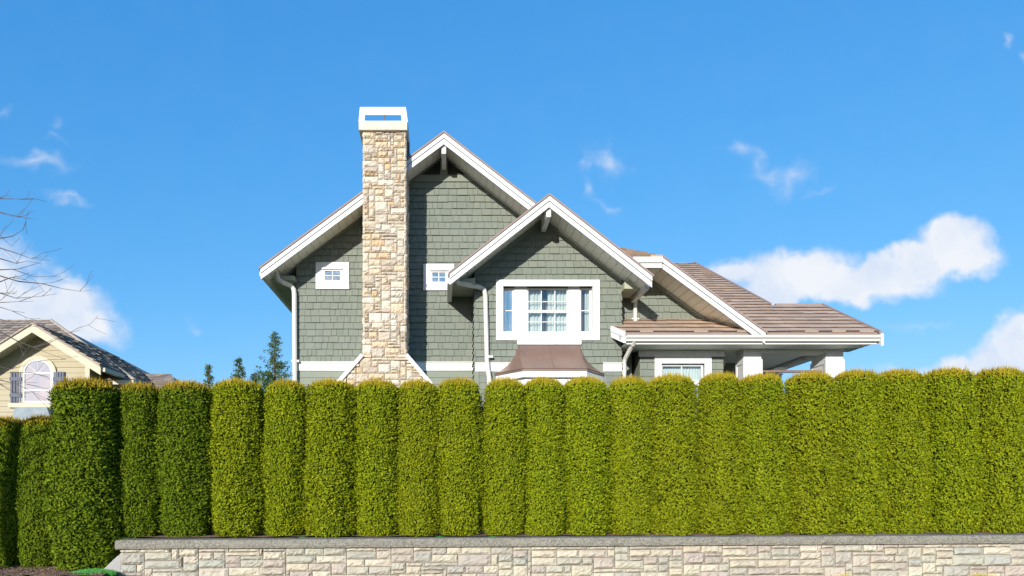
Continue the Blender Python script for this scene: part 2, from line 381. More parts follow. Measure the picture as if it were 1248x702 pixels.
# ------------------------------------------------------------------ terrain
WALL_X0, HEDGE_BED = X(151, 11.5), .9
def ss(a, b, x):
    t = min(max((x-a)/(b-a), 0), 1); return t*t*(3-2*t)
def wallY(x): return 11.42+(x-WALL_X0)*.05       # front face of the low wall
def ground_h(x, y):
    back = ss(13.3, 16.2, y)*1.5
    if x < WALL_X0-.05: return .35*ss(10.3, 10.95, y)+(back+.55*ss(12.6, 13.6, y))*1.0
    if y < wallY(x)+.2: return 0.0
    return HEDGE_BED+back
xs = sorted(set([-900, -300, -100, -60, -40, -30, -24, -20]+[-18+i*.5 for i in range(25)]+[WALL_X0-.06, WALL_X0-.04]+[-5.5+i*.75 for i in range(31)]+[20, 24, 30, 40, 60, 100, 300, 900]))
def yline(i, x):
    k = [-900, -200, -60, -20, -6, 0, 4, 7, 9, 10.2, 10.4, 10.6, 10.8, 10.95, None, None, 12.4, 12.9, 13.3, 13.7, 14.2, 14.7, 15.2, 15.7, 16.2, 18, 22, 30, 45, 80, 200, 900]
    if k[i] is None: return wallY(x)+(.19 if k[i+1] is None else .21) if x > WALL_X0-.05 else (11.3 if k[i+1] is None else 11.8)
    if x > 40 and k[i] > 0 and k[i] < 80 and k[i] > 11: return k[i]+ (wallY(x)-11.9)
    return k[i]
g = MB(); ny = 32
for x in xs:
    xc = min(x, 24)
    for i in range(ny):
        y = yline(i, xc if 10.9 < (yline(i, xc)) < 17 else xc); g.v.append((x, y, ground_h(xc, y)))
for a in range(len(xs)-1):
    for b in range(ny-1):
        g.f.append((a*ny+b, (a+1)*ny+b, (a+1)*ny+b+1, a*ny+b+1)); g.mi.append(0)
tag(g.build('ground', M['lawn']), kind='structure')
# planting bed, pavement, kerb, road
bed = MB()
for x0_, x1_, f0, f1 in ((WALL_X0+.12, 22, .22, 1.5),):
    n = 90
    for i in range(n+1):
        x = x0_+(x1_-x0_)*i/n
        for k in range(6):
            y = wallY(x)+f0+(f1-f0)*k/5
            bed.v.append((x, y, HEDGE_BED+.02+random.Random(i*7+k).uniform(0, .03)))
    for i in range(n):
        for k in range(5): bed.f.append((i*6+k, (i+1)*6+k, (i+1)*6+k+1, i*6+k+1)); bed.mi.append(0)
tag(bed.build('planting_bed', M['soil'], fix=False), kind='structure')
bed = MB(); n = 60
for i in range(n+1):
    x = -14+(WALL_X0-.07+14)*i/n
    for k in range(14):
        y = 10.9+2.0*k/13; bed.v.append((x, y, ground_h(x, y)+.02+random.Random(i*71+k).uniform(0, .035)))
for i in range(n):
    for k in range(13): bed.f.append((i*14+k, (i+1)*14+k, (i+1)*14+k+1, i*14+k+1)); bed.mi.append(0)
tag(bed.build('mulch_bed', M['soil'], fix=False), kind='structure')
chips = MB(); rc = random.Random(5)
for i in range(5200):
    x = rc.uniform(-9, WALL_X0-.1); y = rc.uniform(10.9, 12.6)
    z = ground_h(x, y)+.045+rc.uniform(0, .02); a = rc.uniform(0, 6.3); l = rc.uniform(.012, .035); w = l*rc.uniform(.25, .5); t = rc.uniform(-.4, .4)
    c, s = math.cos(a), math.sin(a)
    chips.poly([(x-c*l, y-s*l, z-t*l), (x+s*w, y-c*w, z+.004), (x+c*l, y+s*l, z+t*l), (x-s*w, y+c*w, z+.006)], [(0, 1, 2, 3)])
tag(chips.build('mulch_chips', M['mulchbit'], fix=False), 'brown bark chips scattered under the left hedge', 'mulch', kind='stuff')
tag(box('pavement', M['pave'], None, -60, 60, 7.4, 10.2, -.1, .01), kind='structure')
tag(box('kerb', M['pave'], None, -60, 60, 7.22, 7.396, -.1, .02, bevel=.02), kind='structure')
tag(MB().poly([(-60,-8,.004),(60,-8,.004),(60,7.22,.004),(-60,7.22,.004)], [(0,1,2,3)]) or box('road', M['asphalt'], None, -60, 60, -8, 7.216, -.1, .006), kind='structure')

# ------------------------------------------------------------------ low stone wall
LW = empty('stone_garden_wall', (WALL_X0, wallY(WALL_X0), 0)); LW.rotation_euler = (0, R(-.12), math.atan(.05))
tag(LW, 'low pale stone retaining wall with grey concrete cap below the hedge', 'garden wall')
Lw = 26.0; capz = .905
MB().box(.0, Lw, .0, .3, -.1, capz-.145).build('mortar_core', M['mortar'], LW)
sb = MB(); cv = .0645; nv = 13
random.seed(4)
stones(sb, (0, 0, capz-.148-nv*cv), (1, 0, 0), (0, 0, 1), (0, -1, 0), int(Lw/.062), nv, .062, cv, 11, wr=(4, 9), hw=(1, 2, 2, 2, 2, 3), depth=.06, gap=.013, rough=.012)
stones(sb, (0, .3, capz-.148-nv*cv), (0, -1, 0), (0, 0, 1), (-1, 0, 0), 5, nv, .062, cv, 12, wr=(2, 5), hw=(1, 2, 2, 2), depth=.03, gap=.008, rough=.010)
sb.build('stone_facing', M['wallstone'], LW, fix=True)
cp = MB(); rc = random.Random(9); seg = 1.9; k = -.07
cp.v = []
def rounded_cap(mb, x0, x1):
    prof = [(-.085, capz-.143), (-.095, capz-.1), (-.092, capz-.03), (-.07, capz-.004), (-.02, capz), (.3, capz), (.34, capz-.02), (.34, capz-.143)]
    n_ = max(2, int((x1-x0)/.12)); m_ = len(prof); o = len(mb.v)
    for i in range(n_+1):
        x = x0+(x1-x0)*i/n_
        sh = .75 if i in (0, n_) else 1
        for (y, z) in prof:
            mb.v.append((x, .12+(y-.12)*(1 if sh == 1 else .985)+rc.uniform(-.003, .003), z+rc.uniform(-.003, .003)-(.004 if sh < 1 else 0)))
    for i in range(n_):
        for j in range(m_): mb.f.append((o+i*m_+j, o+i*m_+(j+1) % m_, o+(i+1)*m_+(j+1) % m_, o+(i+1)*m_+j)); mb.mi.append(0)
    mb.f.append(tuple(o+j for j in range(m_))); mb.mi.append(0); mb.f.append(tuple(o+n_*m_+j for j in range(m_))); mb.mi.append(0)
x = -.07
while x < Lw:
    w = Lw-x; rounded_cap(cp, x, x+w); x += w
cp.build('cap', M['cap'], LW)
# sloping concrete haunch at the wall end
hx = WALL_X0-.02
o = MB().prism([(hx-.42, .30), (hx, .30), (hx, .66), (hx-.06, .64)], wallY(hx)+.02, wallY(hx)+.5).build('concrete_footing', M['pave'], None, bevel=.01)
tag(o, 'pale sloped concrete block at the left end of the stone wall', 'footing')

# ------------------------------------------------------------------ foliage
def column_tree_mesh(name, seed, r=.42, h=3.0, n=34000, taper=0.06, m=None, bottom=.92, tr=.2, barrel=.05):
    rs = np.random.RandomState(seed)
    ph = rs.rand(12)*6.28
    def prof(t):          # relative radius by height
        b = bottom+(1-bottom)*np.clip(t/.22, 0, 1)**.7
        tp = 1-taper*np.clip((t-.35)/.65, 0, 1)
        return b*tp*(1-barrel+barrel*np.sin(np.pi*np.clip(t, 0, 1))*1.0)*(1+barrel*.4)
    def rad(th, z):
        t = z/h
        se = 1/(np.abs(np.cos(th))**2.25+np.abs(np.sin(th))**2.25)**(1/2.25)
        lump = 1+.035*np.sin(3*th+ph[0]+z*1.7)+.035*np.sin(5*th+ph[1]-z*2.6)+.03*np.sin(z*2.3+ph[6])+.028*np.sin(9*th+z*5+ph[2])+.02*np.sin(z*7+ph[3]+2*th)
        top = np.sqrt(np.clip(1-np.clip((z-(h-tr))/(tr+.005), 0, 1)**2.6, 0, 1))
        bot = .75+.25*np.sqrt(np.clip(z/.12, 0, 1))
        return r*se*lump*prof(t)*(.0+1.0*top)*bot
    ns = int(n*.9)
    th = rs.rand(ns)*2*np.pi; z = rs.rand(ns)*h*.99
    rr = rad(th, z)
    keep = rs.rand(ns) < np.clip(rr/(r*1.05)+.15, 0, 1)
    th, z, rr = th[keep], z[keep], rr[keep]
    # top disc
    nt_ = int(n*.16); tt = rs.rand(nt_)*2*np.pi; q = np.sqrt(rs.rand(nt_))*.9
    zt = h-tr+tr*np.sqrt(np.clip(1-q**2.6, 0, 1))
    th = np.concatenate([th, tt]); rr = np.concatenate([rr, q*r*(1-taper)]); z = np.concatenate([z, zt])
    K = len(th); istop = np.zeros(K, bool); istop[-nt_:] = True
    # clumps: push in / out on a small cell scale
    cl = np.sin(th*23+np.sin(z*17+ph[4])*2)*np.sin(z*26+np.sin(th*9+ph[5])*2.5)
    rr2 = rr+cl*.026+rs.normal(0, .024, K)-.02
    c = np.stack([np.cos(th)*rr2, np.sin(th)*rr2, z], 1)
    nrm = np.stack([np.cos(th), np.sin(th), np.clip((z-(h-.25))/.25, 0, 1)*1.6], 1); nrm[istop] = np.stack([np.cos(tt)*q*.7, np.sin(tt)*q*.7, np.ones(nt_)*1.2], 1)
    nrm /= np.linalg.norm(nrm, axis=1)[:, None]
    d = nrm*.34+np.array([0, 0, .50])+rs.normal(0, .48, (K, 3)); d /= np.linalg.norm(d, axis=1)[:, None]
    sd = np.cross(d, nrm+rs.normal(0, .42, (K, 3))); sd /= np.linalg.norm(sd, axis=1)[:, None]+1e-9
    L = rs.uniform(.020, .048, K)[:, None]; Wd = L*rs.uniform(.26, .42, K)[:, None]
    shoot = (z > h-.2) & (rs.rand(K) < .16); d[shoot] = d[shoot]*.4+np.array([0, 0, 1]); L[shoot] *= rs.uniform(1.2, 2.6, (int(shoot.sum()), 1)); Wd[shoot] *= .6
    fold = np.cross(d, sd)*L*.18
    A = c-d*L*.35; B = c+sd*Wd+fold*.5; C = c+d*L; E = c-sd*Wd+fold*.5
    V = np.stack([A, B, C, E], 1).reshape(-1, 3)
    Fq = np.arange(K*4).reshape(-1, 4)
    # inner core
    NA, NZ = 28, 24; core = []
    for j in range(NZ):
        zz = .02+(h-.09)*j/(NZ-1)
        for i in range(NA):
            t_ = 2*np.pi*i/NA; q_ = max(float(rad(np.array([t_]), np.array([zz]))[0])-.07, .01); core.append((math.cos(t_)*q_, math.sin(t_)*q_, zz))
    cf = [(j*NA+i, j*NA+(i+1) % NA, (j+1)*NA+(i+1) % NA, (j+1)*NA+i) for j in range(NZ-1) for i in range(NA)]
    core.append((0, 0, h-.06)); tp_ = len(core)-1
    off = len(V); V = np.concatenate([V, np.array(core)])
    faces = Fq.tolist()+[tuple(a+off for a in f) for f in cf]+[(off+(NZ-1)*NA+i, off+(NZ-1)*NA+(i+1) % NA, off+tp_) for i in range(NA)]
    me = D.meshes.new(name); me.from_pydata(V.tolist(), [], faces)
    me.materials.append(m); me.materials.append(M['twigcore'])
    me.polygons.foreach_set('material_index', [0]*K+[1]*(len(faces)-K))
    return me
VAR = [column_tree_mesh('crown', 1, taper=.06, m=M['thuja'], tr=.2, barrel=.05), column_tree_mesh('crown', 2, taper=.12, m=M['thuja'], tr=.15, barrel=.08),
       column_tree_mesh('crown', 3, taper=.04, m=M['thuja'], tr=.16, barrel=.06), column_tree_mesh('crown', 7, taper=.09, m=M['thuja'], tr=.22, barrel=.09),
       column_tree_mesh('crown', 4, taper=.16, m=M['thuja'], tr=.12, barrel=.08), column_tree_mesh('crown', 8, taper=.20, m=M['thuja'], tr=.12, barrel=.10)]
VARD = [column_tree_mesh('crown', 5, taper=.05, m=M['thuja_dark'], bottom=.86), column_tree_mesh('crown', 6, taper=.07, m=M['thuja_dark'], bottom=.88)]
trunk_me = MB().tube([(0,0,-.12),(0.01,0,.4),(-.01,.01,1.4),(0,0,2.6)], [.06,.045,.03,.01], 8).build('trunk', M['bark'])
trunk_mesh = trunk_me.data; D.objects.remove(trunk_me)
rt2 = random.Random(17)
HG = 'clipped columnar cedars of the hedge'
def hedge_tree(px, wpx, topy, basez, Y, mesh, label, rot, deep=1.0):
    x = X(px, Y); top = Z(topy+3, Y-.3)
    s = wpx/F*Y/.84
    e = empty('hedge_tree', (x, Y, basez)); e.scale = (s, s*deep, (top-basez)/2.98); e.rotation_euler = (R(rt2.uniform(-.8, .8)), R(rt2.uniform(-.9, .9)), rot)
    tag(e, label, 'hedge tree', HG)
    c = D.objects.new('crown', mesh); COL.objects.link(c); c.parent = e
    t = D.objects.new('trunk', trunk_mesh); COL.objects.link(t); t.parent = e
    return e
bounds = [145,197,260,322,373,433,486,534,588,638,687,742,792,848,900,955,1015,1068,1125,1185,1240,1297,1355,1414]
tops = [466,465,463,463,463,463,463,461,461,460,459,459,457,455,456,455,451,451,449,449,450,450,449,449]
lab = ['columnar cedar just right of the tallest dark left cedar, standing at the wall end',
 'columnar cedar second on the stone wall, right of the wall-end cedar',
 'columnar cedar standing below the two small young conifer tops, left of the big young conifer',
 'columnar cedar standing in front of the tallest young conifer and the house left corner',
 'columnar cedar standing below the left window of the sage house',
 'columnar cedar standing under the left half of the stone chimney base',
 'columnar cedar standing under the right edge of the stone chimney base',
 'columnar cedar standing under the small window right of the chimney',
 'columnar cedar standing under the downspout left of the curtained window',
 'columnar cedar standing under the left side of the copper bay roof',
 'columnar cedar standing under the middle of the copper bay roof',
 'columnar cedar standing under the right side of the copper bay roof',
 'columnar cedar with orange tips under the left end of the porch gutter',
 'columnar cedar standing under the downstairs porch window',
 'columnar cedar just left of the left porch column',
 'columnar cedar standing under the left porch column',
 'columnar cedar standing under the right porch column',
 'columnar cedar just beyond the right end of the porch roof',
 'columnar cedar under the open sky, second right of the porch roof end',
 'columnar cedar third right of the porch roof end with a bulging right side',
 'columnar cedar at the right edge of the photo, last wholly in frame',
 'columnar cedar cut by the right edge of the photo',
 'columnar cedar beyond the right edge, nearest to the frame', 'columnar cedar beyond the right edge, farthest along the wall']
rt = random.Random(3)
for i in range(len(bounds)-1):
    a, b = bounds[i], bounds[i+1]; px = (a+b)/2
    x = X(px, 12.1); Y = wallY(x)+.62; x = X(px, Y); Y = wallY(x)+.62
    grow = (1.04 if 3 < i < 17 else 1.01)+rt.uniform(-.015, .015); Y += rt.uniform(-.05, .05)+(.05 if i % 2 and i > 10 else 0)
    mesh = VARD[i % 2] if i in (0, 1) else VAR[rt.choice((0, 1, 2, 3)) if i < 13 else rt.choice((4, 5, 4, 5, 2))]
    hedge_tree(px, (b-a)*grow, tops[i], HEDGE_BED+.01, Y, mesh, lab[i], rt.uniform(0, 6.28))
hedge_tree(107, 76, 463, .36, 11.75, VARD[0], 'tallest and darkest columnar cedar on the ground left of the stone wall', .15)
hedge_tree(51, 48, 507, .37, 12.15, VARD[1], 'short columnar cedar between the tallest dark cedar and the left edge cedar', 1.6)
hedge_tree(10, 50, 509, .37, 12.2, VARD[0], 'short columnar cedar at the left edge of the photo', 3.2)
hedge_tree(-38, 50, 510, .37, 12.25, VARD[1], 'short columnar cedar beyond the left edge of the photo', .1)

def blades(name, m, cx, cy, cz, rx, ry, n, h, seed, label, cat, w=.004, kind='stuff'):
    rnd = random.Random(seed); b = MB()
    for i in range(n):
        a = rnd.uniform(0, 6.28); q = math.sqrt(rnd.random()); x = cx+math.cos(a)*q*rx; y = cy+math.sin(a)*q*ry
        hh = h*rnd.uniform(.5, 1)*(1-.5*q*q); t = rnd.uniform(0, 6.28); lx, ly = math.cos(t)*hh*.3, math.sin(t)*hh*.3
        b.poly([(x-w, y, cz), (x+w, y, cz), (x+lx, y+ly, cz+hh)], [(0, 1, 2)])
    return tag(b.build(name, m, fix=False), label, cat, kind=kind)
gx_ = X(113, 11.15)
blades('grass_tuft', M['grass'], gx_, 11.2, .36, .36, .2, 2600, .12, 3, 'bright green grass tuft at the foot of the tallest left cedar', 'grass', .006)
for px, sd in ((1032, 1), (1207, 2)):
    x = X(px, 11.8); yb = wallY(x)
    blades('yellow_plant', M['flower'], x, yb-.2, 0, .38, .1, 1800, .34, sd, 'low yellow plant against the stone wall, '+('below the right porch column' if sd == 1 else 'near the right edge of the photo'), 'plant', .008)
# tiny weeds on the cap
for px, sd in ((372, 1), (536, 2), (600, 3), (910, 4)):
    x = X(px, 11.9)
    blades('grass', M['grass'], x, wallY(x)+.17, .885, .09, .04, 90, .07, 40+sd, 'small green weeds growing at the back of the wall cap', 'weeds', .006)

# ------------------------------------------------------------------ young conifers behind the hedge
def conifer(px, topy, Y, wid, label, seed, sparse_top=.3):
    rnd = random.Random(seed); x = X(px, Y); base = ground_h(x, Y); top = Z(topy, Y); h = top-base
    e = empty('young_conifer', (x, Y, base)); tag(e, label, 'conifer', 'young conifers behind the hedge')
    MB().tube([(0, 0, -.1), (.02, 0, h*.5), (-.01, 0, h*.85), (.02, 0, h)], [.06, .04, .015, .005], 6).build('trunk', M['bark'], e)
    b = MB(); z = .3
    while z < h-.02:
        t = z/h; L = wid*1.5*(1-t)**.85+.02; nb = 9 if t < .7 else 5
        for k in range(nb):
            a = rnd.uniform(0, 6.28); l = L*rnd.uniform(.65, 1.15); nseg = max(3, int(l/.05))
            up = rnd.uniform(.1, .6)
            for s_ in range(nseg):
                q = (s_+1)/nseg; c = Vector((math.cos(a)*l*q, math.sin(a)*l*q, z+l*q*up-.12*l*q*q))
                if t > 1-sparse_top and rnd.random() < .45*(t-(1-sparse_top))/sparse_top: continue
                for _ in range(11):
                    d = Vector((math.cos(a)+rnd.gauss(0, .7), math.sin(a)+rnd.gauss(0, .7), rnd.gauss(.1, .6))).normalized()
                    sd_ = d.cross(Vector((rnd.gauss(0, 1), rnd.gauss(0, 1), rnd.gauss(0, 1)))).normalized(); ll = rnd.uniform(.03, .065)*(1-.35*t)
                    p = c+Vector((rnd.gauss(0, .02), rnd.gauss(0, .02), rnd.gauss(0, .02)))
                    b.poly([p, p+d*ll*.5+sd_*ll*.28, p+d*ll, p+d*ll*.5-sd_*ll*.28], [(0, 1, 2, 3)])
        z += .045
    b.build('crown', M['cedar'], e, fix=False)
conifer(335, 404, 14.5, .60, 'tallest young conifer with a sparse pointed top beside the house left corner', 1, .32)
conifer(291, 436, 14.6, .42, 'mid-sized young conifer top left of the tallest one', 2)
conifer(311, 455, 14.9, .34, 'smallest young conifer tip between the two bigger conifer tops', 3)
conifer(254, 445, 14.5, .22, 'thin leaning young conifer tip, leftmost above the hedge', 4, .6)

# ------------------------------------------------------------------ the sage house
H = empty('house', (X(600, 17), 17, 2.4)); 
tag(H, 'sage green shingled house with stone chimney, white trim and brown tile roofs behind the hedge', 'house')
HI = Matrix.Translation(-Vector(H.location))
def hb(o):      # world-built meshes: shift data so that the child sits under the house empty
    o.data.transform(HI); return o
def PB(mb, name, m, par=None, **k):
    o = mb.build(name, m, None, **k); hb(o); o.parent = par or H; return o
YW, YB, YG, YR, YBR = 17.0, 16.3, 16.9, 16.13, 15.32      # main wall, bump wall, wing wall, main rake, bump rake
GZ = 2.3
def slope_z(xr, zr, k, x): return zr-k*abs(x-xr)
def prism_box(x0, x1, y0, y1, z0, z1): return MB().box(x0, x1, y0, y1, z0, z1)

# main gable
mx_r, mz_r = X(541, YR), Z(160, YR)
mx_l, kL = X(317.5, YR), .737*1.0
kL = (mz_r-Z(325, YR))/(mx_r-mx_l); kR = .775
wl = X(361.5, YW); TH = .29
wr_ = X(770, YW)
def zmain(x): return mz_r-(kL*(mx_r-x) if x < mx_r else kR*(x-mx_r))-.045
wall = [(wl, GZ), (wr_, GZ), (wr_, zmain(wr_)-.1), (mx_r, zmain(mx_r)-.1), (wl, zmain(wl)-.1)]
PB(MB().prism(wall, YW, YW+9), 'wall', M['lap'])
holesM = []
def rect(px0, py0, px1, py1, Y): return (X(px0, Y), Z(py1, Y), X(px1, Y), Z(py0, Y))
wA = rect(385, 320, 425.5, 352.5, YW-.03); wB = rect(516, 322, 553.5, 354, YW-.03)
belt0, belt1 = Z(452, YW), Z(442, YW)
ventz = Z(222, YW)
ccw = lambda p: p if sum(p[i][0]*p[(i+1) % len(p)][1]-p[(i+1) % len(p)][0]*p[i][1] for i in range(len(p))) > 0 else p[::-1]
sh = MB()
reg = ccw([(wl, belt1), (X(592, YW), belt1), (X(592, YW), zmain(X(592, YW))-.1), (mx_r, zmain(mx_r)-.1), (wl, zmain(wl)-.1)])
reg = [p for p in reg]
# region right of the bump peak too
reg2 = ccw([(wl, belt1), (X(720, YW), belt1), (X(720, YW), zmain(X(720, YW))-.1), (mx_r, zmain(mx_r)-.1), (wl, zmain(wl)-.1)])
reg2c = clip(reg2, 0, 1, ventz)
HH = .163
courses(sh, (0, YW, 0), (1, 0, 0), (0, 0, 1), (0, -1, 0), reg2c, HH, (.10, .27), .033, 21, gap=.007, holes=[(wA[0]+.05, wA[1]+.05, wA[2]-.05, wA[3]-.05), (wB[0]+.05, wB[1]+.05, wB[2]-.05, wB[3]-.05)], jit=.005)
PB(sh, 'shingle_siding', M['shingle'], fix=False)
# lap siding below belt
lp = MB()
courses(lp, (0, YW, 0), (1, 0, 0), (0, 0, 1), (0, -1, 0), [(wl, GZ), (X(592, YW), GZ), (X(592, YW), belt0), (wl, belt0)], .165, (5, 6), .018, 22, jit=0, v0=GZ)
PB(lp, 'lap_siding', M['lap'], fix=False)
# gable vent: louvres, posts, sill band
v = MB(); zt = zmain(mx_r)-.13
zv0 = Z(214, YW)
def halfw(z): return (zmain(mx_r)-.11-z)/kL
z = zv0
while z < zt-.05:
    w_ = max(halfw(z)-.02, .02); w2 = max(halfw(z+.05)-.02, .01)
    v.poly([(mx_r-w_, YW-.05, z), (mx_r+w_*.97, YW-.05, z), (mx_r+w2*.95, YW-.013, z+.05), (mx_r-w2, YW-.013, z+.05)], [(0, 1, 2, 3)])
    z += .06
gv = PB(v, 'gable_vent', M['ventslat_shade'], fix=False)
w_ = halfw(zv0); PB(MB().prism(ccw([(mx_r-w_, zv0), (mx_r+w_*.97, zv0), (mx_r, zt)]), YW-.012, YW-.002), 'vent_shade_backing', M['darktrim'], gv)  # dark sheet standing in for the shade behind the louvres
hw = halfw(zv0)+.1
PB(MB().prism(ccw([(mx_r-hw, ventz), (mx_r+hw*.95, ventz), (mx_r+hw*.95-.1, zv0), (mx_r-hw+.1, zv0)]), YW-.045, YW), 'vent_sill', M['sagetrim'])
PB(MB().box(mx_r-.09, mx_r+.09, YW-.05, YW, zv0, zt-.05), 'vent_post', M['sagetrim'])

def rake(par_name, xr, zr, xe, ze, y0, yend, tile_m=None, th=TH):
    """one roof slope: slab with boarded soffit, two-step barge board, tile edge; (xr,zr)-(xe,ze) is the top line"""
    tt = tile_m or M['tiletrim']; sgn = 1 if xe > xr else -1
    k = (zr-ze)/abs(xe-xr)
    def q(a, b, xa=xr, xb=xe): return [(xa, zr-a-k*abs(xa-xr)), (xb, zr-a-k*abs(xb-xr)), (xb, zr-b-k*abs(xb-xr)), (xa, zr-b-k*abs(xa-xr))]
    PB(MB().prism(q(.045, .16, xr, xe-sgn*.02), y0+.06, yend), 'soffit', M['soffit'])
    PB(MB().prism(q(.0, .045, xr, xe+sgn*.03), y0-.04, yend), 'roof_slope', tt)
    b_ = MB().prism(q(.047, .155), y0-.015, y0+.058); b_.prism(q(.165, th), y0+.012, y0+.058)
    PB(b_, 'barge_board', M['white'], bevel=.004)
rake('main', mx_r, mz_r, mx_l, Z(325, YR), YR, YW+9)
xcut = X(662, YR)
rake('main', mx_r, mz_r, xcut, mz_r-kR*(xcut-mx_r), YR, YW+9)
zc_ = mz_r-kR*(xcut-mx_r); xq = X(770, YR); zq = mz_r-kR*(xq-mx_r)
PB(MB().prism([(xcut+.04, zc_-.035), (xq, zq), (xq, zq-.16), (xcut+.04, zc_-.195)], YB+.2, YW+9), 'roof_slope', M['tiletrim'])
# dark frieze under soffit at the wall
def frieze(xr, zr, xe, k, Y, drop=.16, hgt=.12):
    PB(MB().prism(ccw([(xr, zr-drop), (xe, zr-drop-k*abs(xe-xr)), (xe, zr-drop-hgt-k*abs(xe-xr)), (xr, zr-drop-hgt)]), Y-.04, Y), 'frieze_board', M['sagetrim'])
frieze(mx_r, mz_r, wl, kL, YW, hgt=.06); frieze(mx_r, mz_r, X(720, YW), kR, YW, hgt=.06)
# left eave return + side gutter + soffit
ez = Z(325, YR)
PB(MB().box(mx_l+.06, wl-.0, YW-.25, YW+8.9, ez-.12, ez-.02+.0), 'eave_return', M['returntrim'])
PB(MB().box(mx_l-.05, mx_l+.05, YR+.08, YW+8.9, ez-.20, ez-.09), 'gutter', M['white2'], bevel=.02)
# peak brackets (knee post under each peak)
def bracket(px, x, ytop, zt_, ywall, zb):
    b = MB(); b.prism([(ytop, zt_), (ytop+.08, zt_-.0), (ywall-.01, zb+.25), (ywall-.01, zb), (ywall-.12, zb), (ytop-.0, zt_-.22)], x-.055, x+.055, 'X')
    PB(b, 'bracket', M['white'], bevel=.015)
bracket(541, mx_r, YR+.08, mz_r-.26, YW-.05, Z(209, YW))

# chimney
YC = 15.78
cx0, cx1 = X(441.5, YC), X(495.5, YC); ctop = Z(160, YC)
ch = MB(); ch.box(cx0+.04, cx1-.04, YC+.04, YW+.5, GZ, ctop); 
bz = Z(434, YC); fl0, fl1 = X(411, YC), X(525, YC); fz = Z(470, YC)
ch.prism(ccw([(cx0+.04, bz), (cx0+.04, GZ), (fl0-.2, GZ), (fl0, fz)]), YC+.04, YW-.02); ch.prism(ccw([(cx1-.04, bz), (cx1-.04, GZ), (fl1+.2, GZ), (fl1, fz)]), YC+.04, YW-.02)
chimney = PB(ch, 'chimney', M['mortar'])
cs = MB(); cw = (cx1-cx0)
cells = 14; cu = cw/cells; cvv = .072; nvv = int((ctop-bz)/cvv)
zb0 = ctop-nvv*cvv
stones(cs, (cx1-.045, YC+.0, zb0), (0, 1, 0), (0, 0, 1), (1, 0, 0), 17, nvv, .0715, cvv, 33, wr=(2, 6), hw=(1, 2, 2, 3), depth=.045, gap=.012)
stones(cs, (cx0+.045, YC+1.215, zb0), (0, -1, 0), (0, 0, 1), (-1, 0, 0), 17, nvv, .0715, cvv, 34, wr=(2, 6), hw=(1, 2, 2, 3), depth=.045, gap=.012)
nvt = int((ctop-GZ)/cvv); O_x = cx0-12*cu; O_z = ctop-nvt*cvv
def rel(pts): return ccw([(x_-O_x, z_-O_z) for x_, z_ in pts])
regs = [rel([(cx0, bz), (cx1, bz), (cx1, ctop), (cx0, ctop)]), rel([(fl0-.2, GZ), (fl1+.2, GZ), (fl1, fz), (cx1, bz), (cx0, bz), (fl0, fz)])]
stones(cs, (O_x, YC+.045, O_z), (1, 0, 0), (0, 0, 1), (0, -1, 0), 38, nvt, cu, cvv, 36, region=regs, wr=(2, 5), hw=(1, 1, 2, 2, 2, 3), depth=.055, gap=.015, rough=.012)
PB(cs, 'stone_veneer', M['chstone'], chimney)
# sloped trim on the flare
def slant(x0, z0, x1, z1, w, y0, y1):
    d = Vector((x1-x0, 0, z1-z0)).normalized(); n_ = Vector((-d.z, 0, d.x))
    if n_.z < 0: n_ = -n_
    return MB().prism([(x0, z0), (x1, z1), (x1+n_.x*w, z1+n_.z*w), (x0+n_.x*w, z0+n_.z*w)], y0, y1)
PB(slant(fl0, fz-.02, cx0+.04, bz-.0, .085, YC-.05, YW), 'shoulder_cap', M['soffit_flat'], chimney, bevel=.008)
PB(slant(fl1, fz-.02, cx1-.04, bz-.0, .085, YC-.05, YW), 'shoulder_cap', M['soffit_flat'], chimney, bevel=.008)
# crown and metal cap with side openings
xm = (cx0+cx1)/2; hw_ = cw/2
cb = MB(); cb.box(xm-hw_-.075, xm+hw_+.02, YC-.06, YC+1.15, ctop-.0, ctop+.18)
crn = PB(cb, 'chimney_crown', M['crown_conc'], chimney, bevel=.012)
cc = MB(); z0 = ctop+.182; z1 = Z(130, YC); ya, yb = YC-.05, YC+1.1; xa, xb = xm-hw_-.08, xm+hw_+.03
def shell(zz): t = (zz-z0)/(z1-z0); return (xa+.03*t, xb-.05*t, ya+.03*t, yb-.03*t)
def capbox(za, zb_, f):   # ring pieces
    a = shell(za); b = shell(zb_); th = .03
    return a, b
def quadbar(pa, pb, za, zb_, depth):  # front/back strip between two x fractions
    for (yk, sg) in ((2, 1), (3, -1)):
        a, b = shell(za), shell(zb_)
        xa0 = a[0]+(a[1]-a[0])*pa; xa1 = a[0]+(a[1]-a[0])*pb; xb0 = b[0]+(b[1]-b[0])*pa; xb1 = b[0]+(b[1]-b[0])*pb
        ya0, yb0 = a[yk], b[yk]
        pts = [(xa0, ya0, za), (xa1, ya0, za), (xb1, yb0, zb_), (xb0, yb0, zb_), (xa0, ya0+sg*depth, za), (xa1, ya0+sg*depth, za), (xb1, yb0+sg*depth, zb_), (xb0, yb0+sg*depth, zb_)]
        cc.poly(pts, [(0,1,2,3),(4,7,6,5),(0,4,5,1),(1,5,6,2),(2,6,7,3),(3,7,4,0)])
zo0, zo1 = z0+.03, z0+.165
quadbar(0, 1, z0, zo0, .03); quadbar(0, 1, zo1, z1-.02, .03); quadbar(0, .12, zo0, zo1, .03); quadbar(.88, 1, zo0, zo1, .03)
